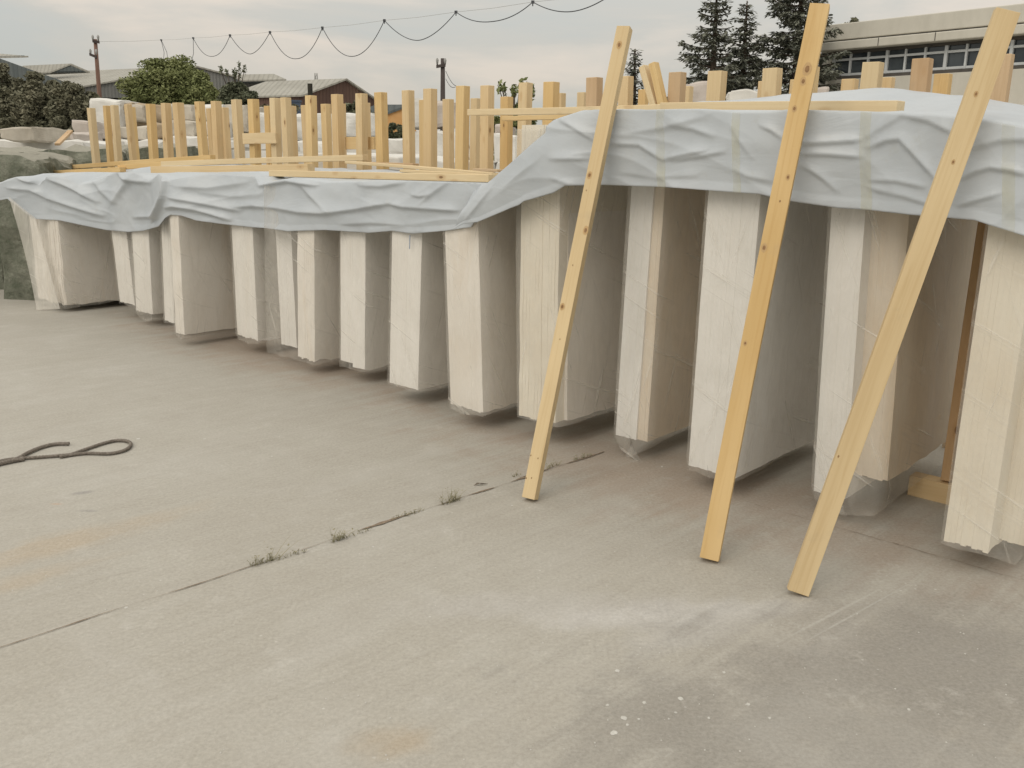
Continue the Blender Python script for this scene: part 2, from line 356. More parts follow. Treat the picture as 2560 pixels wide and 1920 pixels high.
Jd = (JB-JA); strip('expansion_joint', JA-Jd*0.25, JB+Jd*0.03, 0.0010, 0.011, 1.5, M_DIRT, 260, lambda t: 0.25+1.3*math.exp(-((t-0.72)/0.2)**2))
strip('expansion_joint', onz(1886, 1262), onz(2560, 1452), 0.0006, 0.0022, 9.5, M_DIRT, 90)

# ------------------------------------------------------------------ stone bundles
# name, stacks: (x left bottom, x right bottom, y of right bottom corner, x right at top, ref y of top, zb, material, roughness of cut, lower edge roughness)
def find_t(base, dirn, xpix):
    lo, hi = -0.2, 2.5
    for _ in range(50):
        mid = (lo+hi)/2
        if proj(base+dirn*mid)[0] > xpix: lo = mid
        else: hi = mid
    return lo
def slabs(corner, T, lean, zb, zt, depth, rough, rb, seed, notch=None, taper=0.0, th=0.022):
    """a pack of upright slabs: returns verts, faces, tone per face.  corner = right front bottom corner"""
    R = random.Random(seed); n = max(2, int(round(T/th))); t = T/n
    V = []; Fc = []; tone = []
    for i in range(n):
        u0 = i*t + 0.00012; u1 = (i+1)*t - 0.00012
        fj = R.uniform(-0.0005, 0.0005) + (R.uniform(-rough, rough)*0.3 if rough > 0.005 else 0); bj = R.uniform(-rb, rb)*0.35 + rb*0.9*nz(i*0.35, seed)
        tj = R.uniform(-0.02, 0.02)
        pts = []     # outline in (w, z), front bottom -> up -> back -> down -> along the bottom
        K = 16
        for k in range(K+1):
            z = zb + bj + (zt-zb-bj)*k/K
            if k == 0: z = zb + bj + abs(R.uniform(0, rb))*0.2
            pts.append((fj + rough*1.2*nz(z*5, seed+i*0.10) + rough*0.6*nz(z*19, seed+i*0.3), z))
        pts.append((depth+R.uniform(-.02, .02), zt+tj)); pts.append((depth, zb+bj))
        KB = 22
        for k in range(KB, 0, -1):
            wv = depth*k/(KB+1)
            zz = zb + bj + rb*1.3*nz(wv*9, seed*1.3+i*0.2) + rb*0.5*nz(wv*31, seed+i)
            if notch and notch[0] <= i <= notch[1] and wv < notch[2]: zz += notch[3]
            pts.append((wv, zz))
        if notch and notch[0] <= i <= notch[1]: pts = [(a, max(b_, zb+notch[3])) if a < notch[2] else (a, b_) for a, b_ in pts]
        m_ = len(pts); o = len(V)
        for uu in (u0, u1):
            for (wv, z) in pts:
                hgt = (z-zb)
                p = corner + A3*(uu*(1+taper*hgt) + lean*hgt) + D3*wv
                V.append((p[0], p[1], z))
        tn = R.random()
        Fc.append(tuple(o+k for k in range(m_))); Fc.append(tuple(o+m_+k for k in range(m_-1, -1, -1)))
        for k in range(m_):
            k2 = (k+1) % m_; Fc.append((o+k2, o+k, o+m_+k, o+m_+k2))
        tone += [tn]*(m_+2)
    return V, Fc, tone
def film(name, parent, corner, T, lean, zb, zt, depth, seed, off=0.012, flap=0.0, matx=None, cut=None, ends=(True, True)):
    """film pulled round the front of a pack: left side, front, right side; sags below the stone"""
    # plan path (u, w): from left rear, round the front, to right rear
    path = []
    nS, nF = 14, 12
    if ends[0]:
        for k in range(nS): path.append((T+off, depth*(1-k/nS)))
    for k in range(nF+1): path.append((T+off - (T+2*off)*k/nF, -off))
    if ends[1]:
        for k in range(1, nS+1): path.append((-off, depth*k/nS))
    K = 24; V = []; Fc = []
    for j, (uu, wv) in enumerate(path):
        front = math.exp(-(wv/0.25)**2)
        low = zb - (0.012 + flap*front*(0.5+0.5*math.cos((uu/T-0.55)*3.0)) + 0.02*nz(uu*9+wv*5, seed))
        for k in range(K+1):
            z = low+(zt-low)*k/K; hgt = z-zb
            ww = 0.007*nz(z*6+seed, uu*7, wv*3) + 0.004*nz(z*17, uu*22, wv*9+seed)
            drop = max(0, zb-z)
            q = corner + A3*(uu + lean*max(hgt, 0) + (ww if 0 <= wv else 0) - (drop*0.5 if uu > T/2 else -drop*0.5)*(1 if flap else 0)) + D3*(wv - abs(ww) + drop*0.25)
            V.append((q[0], q[1], z))
        if j:
            a = (j-1)*(K+1); b_ = j*(K+1)
            for k in range(K): Fc.append((a+k, b_+k, b_+k+1, a+k+1))
    return mesh(name, V, Fc, matx or M_FILM, parent, smooth=True)
BUND = [
 # label, [stacks], ztop, film flap, film material
 ('stone bundle at the far left end with crusty yellow edge under loose film', [(95, 165, 764, 140, 545, 0.07, M_MC, 0.014, 0.02, dict(depth=1.85))], 1.27, 0.05, 2),
 ('very thin stone bundle, second from far left end of the row', [(300, 337, 763, 308, 580, 0.15, M_MW, 0.003, 0.012, {})], 1.3, 0.0, 1),
 ('narrow pale bundle third from the far left with film bag hanging under it', [(341, 382, 787, 368, 580, 0.12, M_MW, 0.002, 0.01, {})], 1.3, 0.07, 2),
 ('slim pale bundle pressed against the left of the wide-sided fifth bundle', [(412, 437, 808, 428, 580, 0.13, M_MW, 0.002, 0.012, {})], 1.3, 0.0, 1),
 ('bundle with broad exposed side face under the bump in the left tarp', [(440, 461, 838, 446, 540, 0.10, M_MC, 0.004, 0.006, {})], 1.36, 0.02, 1),
 ('white stone bundle sixth from the far left, plain square bottom corner', [(594, 645, 851, 630, 571, 0.13, M_MW, 0.002, 0.01, {})], 1.36, 0.04, 2),
 ('double bundle with yellow seam and one slab pack hanging lower, left of centre', [(745, 786, 906, 786, 577, 0.10, M_MC, 0.005, 0.018, {}), (704, 742, 870, 726, 577, 0.13, M_MW, 0.002, 0.006, {})], 1.38, 0.0, 1),
 ('stone bundle with stepped lower left corner, eighth from the far left', [(852, 912, 926, 914, 578, 0.11, M_MW, 0.003, 0.012, dict(notch=(6, 13, 2.0, 0.03)))], 1.38, 0.0, 1),
 ('clean white square-edged bundle with a blue pencil stroke near its top', [(974, 1045, 975, 1055, 583, 0.12, M_MW, 0.0015, 0.003, {})], 1.38, 0.0, 1),
 ('bundle under the low end of the right tarp where the two tarps meet', [(1127, 1208, 1033, 1196, 560, 0.12, M_MC, 0.002, 0.012, {})], 1.42, 0.03, 2),
 ('broad two-pack bundle with wavy yellow left edge behind the left leaning board', [(1392, 1418, 1051, 1422, 475, 0.16, M_MC, 0.006, 0.016, {}), (1298, 1388, 1060, 1400, 490, 0.15, M_MY, 0.008, 0.014, {})], 1.75, 0.0, 2),
 ('tall white bundle with yellow strip down its right edge and film cone below', [(1592, 1618, 1105, 1664, 467, 0.12, M_MT, 0.004, 0.003, {}), (1539, 1590, 1100, 1637, 467, 0.12, M_MG, 0.0015, 0.003, {})], 1.77, 0.12, 2),
 ('tall white bundle behind the middle leaning board with ribbed face', [(1721, 1840, 1195, 1905, 483, 0.12, M_MG, 0.002, 0.004, {})], 1.79, 0.02, 1),
 ('tall two-pack bundle, white beside tan, behind the right leaning board', [(2118, 2219, 1203, 2275, 536, 0.22, M_MT, 0.005, 0.012, {}), (2034, 2112, 1248, 2165, 523, 0.12, M_MG, 0.002, 0.004, {})], 1.76, 0.07, 2),
 ('nearest and largest yellowish bundle cut by the right picture edge', [(2359, 2470, 1383, 2590, 600, 0.12, M_MY, 0.003, 0.012, {}), (2476, 2560, 1366, 2690, 610, 0.13, M_MY, 0.003, 0.01, {})], 1.70, 0.0, 1),
]
fronts = []; BOBJ = []
for bi, (lab, stacks, zt, flap, fm_) in enumerate(BUND):
    info = []
    for (xl, xr, yb, xt, yt, zb, mt, rg, rb, opt) in stacks:
        c = onz(xr, yb, zb); T = find_t(c, A3, xl)
        u, w_ = uw(c); info.append([c, T, u, w_])
    # packs of one bundle share one front line (the nearest one) so the film can wrap them
    base = empty('slab_bundle', (*info[0][0][:2], 0)); BOBJ.append(base)
    tag(base, lab, 'stone slabs', 'film-wrapped bundles of stone slabs under the tarps')
    for si, ((c, T, u, w_), st) in enumerate(zip(info, stacks)):
        (xl, xr, yb, xt, yt, zb, mt, rg, rb, opt) = st
        # lean: where does the right corner line reach the given pixel near the cloth?
        best = None
        for k in range(-60, 61):
            ln = k*0.003
            for zz in (1.1, 1.2, 1.3, 1.4, 1.5, 1.6, 1.7):
                q = c + A3*ln*(zz-zb); q = np.array([q[0], q[1], zz]); px = proj(q)
                e_ = abs(px[1]-yt)*0.35 + abs(px[0]-xt)
                if best is None or e_ < best[0]: best = (e_, ln)
        lean = best[1]; lean = max(-0.12, min(0.12, lean))
        depth = opt.get('depth', 1.15)
        V, Fc, tn = slabs(c, T, lean, zb, zt, depth, rg, rb, bi*3.1+si+1, opt.get('notch'))
        o = mesh('slab_pack', V, Fc, mt, base, attrs={'tone': tn})
        fronts.append((u, w_, u+T))
        if si == 0: lean0 = lean
        print('BUNDLE', bi, si, 'u %.2f w %.2f T %.3f lean %.3f' % (u, w_, T, lean))
    # whole-bundle film
    c0 = min(info, key=lambda q: q[2])[0]; uu0 = min(q[2] for q in info); uu1 = max(q[2]+q[1] for q in info); wmin = min(q[3] for q in info)
    zb0 = min(s[5] for s in stacks); cc = P3(uu0, wmin, 0)
    film('plastic_wrap', base, cc, uu1-uu0, lean0, zb0, zt-0.02, 1.1+0.04*(wmin < 0), bi*5.7+2, 0.009, flap, M_FILM2 if fm_ == 2 else M_FILM)

# front line of the row as the sheeting sees it
us = np.linspace(-6, 9, 601); wf_ = np.full(601, 0.0)
fu = sorted(fronts)
for i, u_ in enumerate(us):
    near = [w_ for (a, w_, b_) in fronts if a-0.30 <= u_ <= b_+0.30]
    wf_[i] = min(near) if near else np.nan
idx = np.where(~np.isnan(wf_))[0]; wf_ = np.interp(np.arange(601), idx, wf_[idx])
ker = np.hanning(31); ker /= ker.sum(); wf_ = np.convolve(np.pad(wf_, 15, 'edge'), ker, 'valid') - 0.05
def WF(u):
    k = max(0.0, min(1.0, (u-4.75)/0.55)); return float(np.interp(u, us, wf_)) - 0.42*k*k*(3-2*k)     # the far left end of the row stands forward
UEND = max(b_ for _, _, b_ in fronts)

# ------------------------------------------------------------------ posts behind the tarps
WN, WFAR = 1.38, 2.35
def timber(name, p, q, wid, thk, wdir, matx, label, cat, group=None, ends=None, bw=0.003):
    """sawn timber from p to q; wid along wdir (made square to the axis); local Z is the grain"""
    p, q = np.asarray(p, float), np.asarray(q, float); z = q-p; ln = np.linalg.norm(z); z /= ln
    x = np.asarray(wdir, float); x = x-z*(x@z); x /= np.linalg.norm(x); y = np.cross(z, x)
    mb = MB(); K = 6; hw, ht = wid/2, thk/2
    v = []; 
    sd = rnd.random()*50; bow = rnd.uniform(-0.003, 0.003)*ln
    for k in range(K+1):
        s_ = bow*math.sin(math.pi*k/K); zz = ln*k/K
        v += [(-hw+s_, -ht, zz), (hw+s_, -ht, zz), (hw+s_, ht, zz), (-hw+s_, ht, zz)]
    f = [(3, 2, 1, 0), tuple(4*K+i for i in range(4))]
    for k in range(K):
        for i in range(4): f.append((4*k+i, 4*k+(i+1) % 4, 4*k+4+(i+1) % 4, 4*k+4+i))
    o = mesh(name, v, f, matx)
    M = Matrix.Identity(4)
    for i in range(3): M[i][0] = x[i]; M[i][1] = y[i]; M[i][2] = z[i]; M[i][3] = p[i]
    o.matrix_world = M; bevel(o, bw, 2)
    tag(o, label, cat, group); return o
NEAR = [(217,238,270),(257,275,264),(276,296,263),(310,329,261),(364,388,260),(402,427,258),(431,459,257),(486,511,254),(527,553,253),(578,604,249),(619,647,248),(674,700,245),(701,727,244),(763,791,239),(828,857,236),(889,918,234),(936,967,231),(1005,1035,226),(1059,1092,222),(1141,1174,215),(1202,1235,214),(1298,1331,207),(1360,1398,205),(1467,1506,194),(1548,1583,191),(1674,1715,181),(1772,1817,178),(1909,1955,171),(2004,2048,167),(2159,2209,156),(2283,2332,147),(2489,2535,136)]
FARP = [(318,338,268),(515,537,271),(548,571,269),(660,684,265),(716,740,265),(752,775,263),(802,826,260),(840,864,259),(901,925,257),(1048,1072,250),(1107,1134,248),(1177,1203,246),(1252,1282,242),(1386,1414,233),(1444,1470,231),(1597,1622,224),(1705,1733,216),(1897,1925,203),(1977,2006,199),(2106,2146,198),(2199,2237,194),(2338,2380,185)]
mats_w = [M_WD, M_WY, M_WD, M_WD, M_WY, M_WD]
specialN = {31: M_WB, 23: M_WB, 25: M_WB, 30: M_WB}
def place_posts(lst, wrow, which):
    for i, (xl, xr, yt) in enumerate(lst):
        xc = (xl+xr)/2; wr = wrow + rnd.uniform(-0.02, 0.02)
        t = onw(xc, yt, wr); dep = (t-CAMP)@FW; wpx = (xr-xl)*dep/F
        s1 = wpx*0.86; s2 = wpx*0.68
        mt = specialN.get(i, mats_w[i % 6]) if which == 'near' else mats_w[(i+1) % 6]
        ln = (rnd.uniform(-0.015, 0.015), rnd.uniform(-0.012, 0.012))
        b_ = np.array([t[0]+ln[0]*t[2], t[1]+ln[1]*t[2], 0.0])
        if which == 'near':
            lab = ('%s from left of the taller pine posts rising behind the tarps' % ORD[i]) if i < 28 else ('%s from the right of the taller pine posts behind the right tarp' % ['fourth', 'third', 'second', 'first'][i-28])
            timber('timber_post', b_, t, s1, s2, A3, mt, lab, 'wooden post', 'taller upright posts behind the tarps')
        else:
            timber('timber_post', b_, t, s1, s2, A3, mt, '%s from left of the lower-looking rear row of pine posts' % ORD[i], 'wooden post', 'rear row of upright posts')
place_posts(NEAR, WN, 'near'); place_posts(FARP, WFAR, 'far')
# two posts that lean together to the left
for (xt, yt, xb, yb_, lab, mt) in ((1609, 166, 1636, 262, 'left one of the two tilted posts poking above the right tarp', M_WD), (1634, 158, 1656, 257, 'right one of the two tilted posts, darker with a pale edge', M_WY)):
    t = onw(xt, yt, 1.30); b_ = onw(xb, yb_, 1.30); dv = b_-t; b2 = t + dv*((t[2]-1.2)/(-dv[2]))
    timber('timber_post', b2, t, 0.045, 0.06, A3, mt, lab, 'wooden post', 'tilted posts above the right tarp')

# ------------------------------------------------------------------ sheeting
def poly(pts):
    pts = sorted(pts); xs = [p[0] for p in pts]; ys = [p[1] for p in pts]
    return lambda x: float(np.interp(x, xs, ys))
# ------------------------------------------------------------------ planks lying on the sheets
PL = [
 (46,437,.12, 307,424,.35, .048,.07,'short golden plank at the far left end, lying lowest on the left sheet', 1),
 (91,425,.45, 532,393,1.0, .045,.07,'long golden plank at the far left lying behind the lowest one', 1),
 (300,419,.38, 515,404,.80, .045,.07,'dark-ended golden plank lying across the left sheet near the third post', 1),
 (386,424,.18, 778,419,.62, .062,.09,'pale thick plank in the middle of the left sheet with a knot near its end', 0),
 (410,410,.60, 914,394,1.20, .05,.08,'pale plank behind the thick one, its brown butt end near the middle posts', 0),
 (683,433,.12, 1232,446,.12, .045,.08,'slim plank along the front edge of the left sheet, running under the right sheet', 0),
 (872,406,1.05, 1240,437,.70, .022,.08,'thin plank lying at the back of the left sheet before the middle posts', 0),
 (1010,427,.70, 1238,441,.52, .02,.08,'thin plank crossing under the low edge of the right sheet', 0),
 (925,408,1.24, 1040,412,1.24, .02,.07,'short grey-brown plank lying at the foot of the middle posts', 2),
 (1190,424,1.22, 1252,427,1.10, .02,.06,'stubby reddish plank at the foot of the posts beside the right sheet', 2),
 (1178,281,.66, 1720,269,.40, .040,.07,'long pale rail jutting out left over the low sheet from the right one', 0),
 (1262,297,.88, 1430,292,.80, .03,.06,'orange-shaded rail just under the long jutting rail', 1),
 (1660,270,.10, 2252,268,-.02, .05,.07,'square beam lying along the top front edge of the right sheet', 0),
 (609,347,1.30, 692,345,1.32, .105,.03,'short board nailed across the posts left of the brown shed', 0),
 (866,358,1.45, 937,358,1.47, .11,.03,'short darker board nailed across the posts right of the brown shed', 1),
]
PLK = [(onw(q[0], q[1], q[2]), onw(q[3], q[4], q[5]), q[6]) for q in PL if q[6] < .1 and q[9] != 2]
def sheet(name, label, hem, crease, crest_z, back, x0, x1, n, seed, amp=1.0, wcrest=0.85, skew=None, folds=(), offs=0.0):
    """x runs along the photo; hem and crease are heights seen on the front line, converted to metres"""
    hemf, crf = poly(hem), poly(crease)
    K1, K2, K3 = 58, 22, 6      # rows: front drape, top, back drop
    rows = []
    V = []; Fc = []
    for i in range(n+1):
        s = i/n; x = x0+(x1-x0)*s; xc = x + (skew(x) if skew else 0)
        wfn = lambda u: WF(u) - offs
        H = onw(x, hemf(x), wfn); Cc = onw(xc, crf(xc), wfn)
        uh, wh = uw(H); uc, wc = uw(Cc); zh, zc = H[2], Cc[2]
        zr = crest_z(xc, uc, wc)
        col = []
        for k in range(K1+1):      # hem up to crease
            t = k/K1
            u_ = uh+(uc-uh)*t; z = zh+(zc-zh)*t; bulge = 0.0
            col.append([u_, wh+(wc-wh)*t - 0.020*math.sin(math.pi*t)**0.7*(0.6+nz(u_*1.3, seed)), z, t])
        rr = 0.035
        for k in range(1, K2+1):
            t = k/K2
            wv = wc + (wcrest-wc)*t; z = zc + (zr-zc)*math.sin(t*math.pi/2)**0.8
            col.append([uc, wv, z, 1+t])
        for k in range(1, K3+1):
            t = k/K3; col.append([uc, wcrest+0.30*t, zr-0.35*t*t, 2+t])
        # folds: traced creases (rounded ridge above, quick fall below) over slack low-frequency waves
        for c_ in col:
            u_, wv, z, tt = c_
            fr = max(0.0, 1-max(0, tt-1)*3) if tt > 1 else 1.0
            dsp = 0.0
            if fr > 0:
                px, py = proj(P3(u_, wv, z))
                for (pl, wd_, am) in folds:
                    if px < pl[0][0]-4*wd_ or px > pl[-1][0]+4*wd_: continue
                    best = None
                    for (ax_, ay_), (bx_, by_) in zip(pl[:-1], pl[1:]):
                        ex, ey = bx_-ax_, by_-ay_; l2 = ex*ex+ey*ey; t_ = max(0, min(1, ((px-ax_)*ex+(py-ay_)*ey)/l2))
                        dx, dy = px-ax_-ex*t_, py-ay_-ey*t_; dd = math.hypot(dx, dy)
                        if best is None or dd < best[0]: best = (dd, (ex*dy-ey*dx) <= 0, t_)
                    dd, above, t_ = best
                    e0 = min(1, max(0, (px-pl[0][0]+wd_)/(2.5*wd_))); e1 = min(1, max(0, (pl[-1][0]-px+wd_)/(2.5*wd_)))
                    if abs(pl[-1][0]-pl[0][0]) < 40: e0 = e1 = 1
                    dsp += am*(0.75 if x1 < 1400 else 0.50)*e0*e1*(math.exp(-(dd/wd_)**1.25) if above else math.exp(-(dd/(wd_*0.36))**1.5))
            q = nz(u_*0.8, z*1.5, seed)
            a1 = nz(u_*1.5 + q*0.9, (z + 0.2*u_*math.sin(seed))*5 + q*2.0, seed)
            r1 = max(0, 1-abs(a1)*3)**2
            a3 = nz(u_*4 + z*7, z*9 - u_*3, seed+5)
            dsp += (0.006*r1 + 0.003*a3 + 0.024*nz(u_*1.3, z*2.2, seed+9))*amp
            c_[1] -= dsp*fr
            if tt > 0.75:
                k_ = min(1, (tt-0.75)*3)
                c_[2] += k_*((0.016 if tt > 1.3 else 0.007)*nz(u_*2.3, wv*2.6, seed+2) + 0.005*nz(u_*7, wv*5, seed+4))*amp
            if tt < 0.12: c_[1] -= 0.010*(1-tt/0.12)
        for c_ in col:          # the sheet is pressed down under the planks that lie on it
            if c_[3] > 0.9:
                q = P3(c_[0], c_[1], c_[2])
                for (pa_, pb_, hh_) in PLK:
                    e_ = pb_-pa_; t_ = max(0, min(1, float((q[:2]-pa_[:2])@e_[:2]/(e_[:2]@e_[:2])))); c0_ = pa_+e_*t_
                    dd = float(np.linalg.norm(q[:2]-c0_[:2])); lim = c0_[2]-hh_/2-0.004 + max(0, dd-0.06)*0.22
                    # also keep the sheet in front of a plank below the line of sight to its lower edge
                    if dd < 0.9 and float((q[:2]-c0_[:2])@D2) < 0: lim = min(lim, c0_[2]-hh_/2-0.004+(1.6-c0_[2])*-0.0 + max(0, dd-0.05)*0.02)
                    if dd < 0.9 and c_[2] > lim: c_[2] = lim
        for c_ in col: V.append(P3(c_[0], c_[1], c_[2]))
        m_ = len(col)
        if i:
            a = (i-1)*m_; b_ = i*m_
            for k in range(m_-1): Fc.append((a+k, b_+k, b_+k+1, a+k+1))
    o = mesh(name, V, Fc, M_CL, None, smooth=True, loc=V[0]*np.array([1, 1, 0]))
    so = o.modifiers.new('solid', 'SOLIDIFY'); so.thickness = 0.002; so.offset = 1
    tag(o, label, 'tarpaulin')
    return o, V, m_, K1
FR = [([(1525,358),(1600,362),(1655,398)],14,.030),([(1405,300),(1450,325),(1488,350)],12,.025),([(1380,397),(1476,397)],12,.02),([(1658,398),(1700,388),(1765,376)],14,.028),
 ([(1560,335),(1660,318),(1765,292)],26,.028),([(1380,443),(1450,466)],12,.018),([(1680,312),(1735,322),(1783,340)],16,.020),([(1903,314),(1930,325),(1958,346)],13,.024),([(1990,358),(2060,356),(2150,350)],14,.028),
 ([(2000,384),(2080,386),(2150,392)],13,.024),([(2170,368),(2215,350),(2249,346),(2293,394),(2340,445)],18,.030),([(2169,340),(2210,315),(2260,284)],22,.022),([(2253,284),(2320,300),(2395,335)],20,.026),
 ([(2173,449),(2240,452),(2310,467)],14,.024),([(2002,412),(2035,430),(2062,449),(2090,475)],16,.026),([(2400,447),(2440,428),(2475,418),(2520,424),(2570,436)],16,.028),([(1680,400),(1750,390),(1811,378)],14,.022),
 ([(2171,470),(2260,490),(2357,522)],15,.020),([(2395,515),(2440,500),(2500,484)],14,.022),([(1830,420),(1870,440),(1930,452)],16,.020),([(2420,370),(2500,350),(2600,345)],26,.026),([(1260,470),(1310,430),(1350,400)],22,.020),
 ([(1560,430),(1640,444),(1740,436)],20,.018),([(1165,548),(1190,520),(1230,470)],14,.024),([(1830,318),(1850,350),(1880,392)],18,.018)]
FL = [([(20,470),(81,475),(121,495),(185,516),(262,538)],15,.05),([(121,446),(150,455),(188,472),(246,503)],16,.06),([(236,452),(262,480),(288,503)],18,.05),([(288,503),(318,465),(343,430)],16,.045),([(336,543),(388,542)],9,.03),
 ([(388,541),(402,515),(412,495),(420,452)],11,.07),([(425,493),(506,507),(602,526)],15,.045),([(415,519),(440,516),(492,524),(579,548)],13,.05),([(590,517),(640,514),(694,519),(750,530),(810,533),(889,523),(972,508)],15,.035),
 ([(972,508),(1009,517),(1142,526)],13,.03),([(655,464),(719,452),(790,462)],13,.04),([(745,452),(780,490),(820,527)],18,.03),([(900,462),(950,466),(1010,456)],16,.025),([(1030,487),(1050,491),(1075,487)],10,.018),([(1050,510),(1085,480),(1120,455)],14,.02),
 ([(300,432),(330,450),(379,456)],12,.05),([(50,447),(80,455),(110,452)],10,.05),([(440,465),(520,470),(620,455)],22,.03),([(850,560),(930,556),(1010,562)],16,.02),([(500,480),(580,490),(660,485)],18,.02)]
hemL = [(4,500),(20,497),(85,547),(150,551),(270,575),(325,580),(360,577),(398,566),(415,545),(428,537),(455,539),(492,551),(560,560),(640,568),(672,570),(723,578),(817,575),(926,582),(983,577),(1034,584),(1114,577),(1160,570),(1260,560)]
creL = [(0,458),(20,449),(43,443),(75,449),(100,462),(124,441),(165,442),(200,462),(240,452),(300,427),(340,428),(379,452),(399,434),(430,450),(451,445),(520,436),(600,431),(632,429),(654,462),(680,458),(719,448),(770,447),(817,455),(900,455),(980,451),(1050,446),(1106,446),(1226,456),(1300,458)]
sheet('tarpaulin', 'crumpled white sheet draped over the low left part of the row', hemL, creL,
      lambda x, u, w_: 1.455+0.01*nz(u*2.1, 3.3) - (0.10 if x < 60 else 0), None, -8, 1178, 560, 3.7, 1.0, 0.95, folds=FL, offs=-0.035, skew=lambda x: 85*max(0, (x-950)/228))
hemR = [(1140,572),(1159,560),(1197,555),(1280,520),(1302,512),(1314,503),(1390,482),(1422,464),(1520,462),(1667,468),(1770,476),(1900,485),(1979,503),(2098,520),(2165,524),(2277,537),(2437,550),(2560,588),(2760,640)]
creR = [(1150,535),(1175,505),(1215,456),(1260,416),(1299,382),(1345,338),(1386,301),(1440,284),(1502,272),(1600,268),(1680,270),(1760,274),(1839,282),(1920,280),(1978,273),(2038,275),(2120,280),(2249,284),(2330,288),(2424,298),(2560,318),(2760,350)]
crestR = poly([(1150,470),(1215,440),(1300,375),(1390,300),(1502,268),(1680,261),(1839,249),(1974,241),(2098,231),(2197,228),(2277,230),(2424,239),(2560,266),(2760,310)])
def crzR(x, u, w_):
    # height of the crest line 0.85 m behind the front, read where that line crosses the same sight line
    xx = x
    for _ in range(12):
        p = onw(xx, crestR(xx), 0.85)
        du = uw(p)[0]-u; xx += du*260*0.8      # walk along the photo until the crest point stands straight behind
        xx = max(1150, min(3100, xx))
    return max(1.40, p[2])
shR, VR, mR, K1R = sheet('tarpaulin', 'pale blue-white sheet draped over the tall right part of the row', hemR, creR, crzR, None, 1140, 2760, 640, 12.2, 1.0, 0.85, folds=FR,
      skew=lambda x: 25*max(0, min(1, (1500-x)/300)), offs=0.035)
# strips of packing tape that cling to the sheet
def tape(x, wpx, label=None):
    n = 640; i0 = int((x-1140)/1620*n); dn = max(2, int(wpx/1620*n)); v = []; f = []; rowsn = K1R
    for a in range(dn+1):
        for k in range(0, rowsn+1):
            q = VR[(i0+a)*mR + k]; v.append((q[0]-D3[0]*0.004, q[1]-D3[1]*0.004, q[2]))
    for a in range(dn):
        for k in range(rowsn): f.append((a*(rowsn+1)+k, (a+1)*(rowsn+1)+k, (a+1)*(rowsn+1)+k+1, a*(rowsn+1)+k+1))
    me = mesh('tape_strip', v, f, M_TAPE, None, True); me.parent = shR; me.location = tuple(-c for c in shR.location)
mt_, nt_, b_ = mat('packing_tape', 0.3, 0.5); b_.inputs['Base Color'].default_value = (0.66, 0.64, 0.46, 1)
t_ = N(nt_, 'ShaderNodeBsdfTransparent'); mx_ = N(nt_, 'ShaderNodeMixShader')
L(nt_, maprange(nt_, noise_node(nt_, posco(nt_), 7, 4), 0.3, 0.7, 0.05, 0.32), mx_.inputs[0]); L(nt_, t_.outputs[0], mx_.inputs[1]); L(nt_, b_.outputs[0], mx_.inputs[2]); L(nt_, mx_.outputs[0], nt_.nodes['Material Output'].inputs[0])
M_TAPE = mt_
for x, wpx in ((1648, 22), (1836, 22), (2154, 30), (2508, 34)): tape(x, wpx)
for (x1, y1, w1, x2, y2, w2, th, wd, lab, mi) in PL:
    p = onw(x1, y1, w1); q = onw(x2, y2, w2)
    timber('plank', p, q, th, wd, (0, 0, 1), (M_WD, M_WY, M_WB)[mi], lab, 'plank', 'planks lying on the tarps' if th < .1 else 'boards nailed across the posts')
# loose film that hangs from the left end of the sheet to the foot of the end bundle
_b = BOBJ[0]; V_ = []; F_ = []
TL, TR, BL_, BR = (22, 492), (88, 545), (92, 775), (150, 772)
for i in range(19):
    for k in range(25):
        a_, t_ = i/18, k/24
        x = (TL[0]*(1-a_)+TR[0]*a_)*(1-t_)+(BL_[0]*(1-a_)+BR[0]*a_)*t_; y = (TL[1]*(1-a_)+TR[1]*a_)*(1-t_)+(BL_[1]*(1-a_)+BR[1]*a_)*t_
        x += 5*math.sin(t_*math.pi)*(1-a_)
        p = onw(x, y, lambda u: WF(u)-.005+0.012*nz(x*.06, y*.03)+.01*math.sin(a_*9+t_*2)); V_.append(p)
        if i and k: F_.append(((i-1)*25+k-1, i*25+k-1, i*25+k, (i-1)*25+k))
mesh('loose_film', V_, F_, film_mat('milky_film', 0.45, 0.35), _b, smooth=True)
# pencil stroke on the ninth bundle
m_ = MB(); p = onw(1025, 588, lambda u: uw(onz(1045, 975, .12))[1]-.028); q = onw(1024, 622, lambda u: uw(onz(1045, 975, .12))[1]-.028); m_.tube([p, q], .0035, 5)
m_.build('pencil_mark', plain('blue_pencil', (0.30, 0.36, 0.46), (0.38, 0.43, 0.5), 30, .8, 0), BOBJ[8])
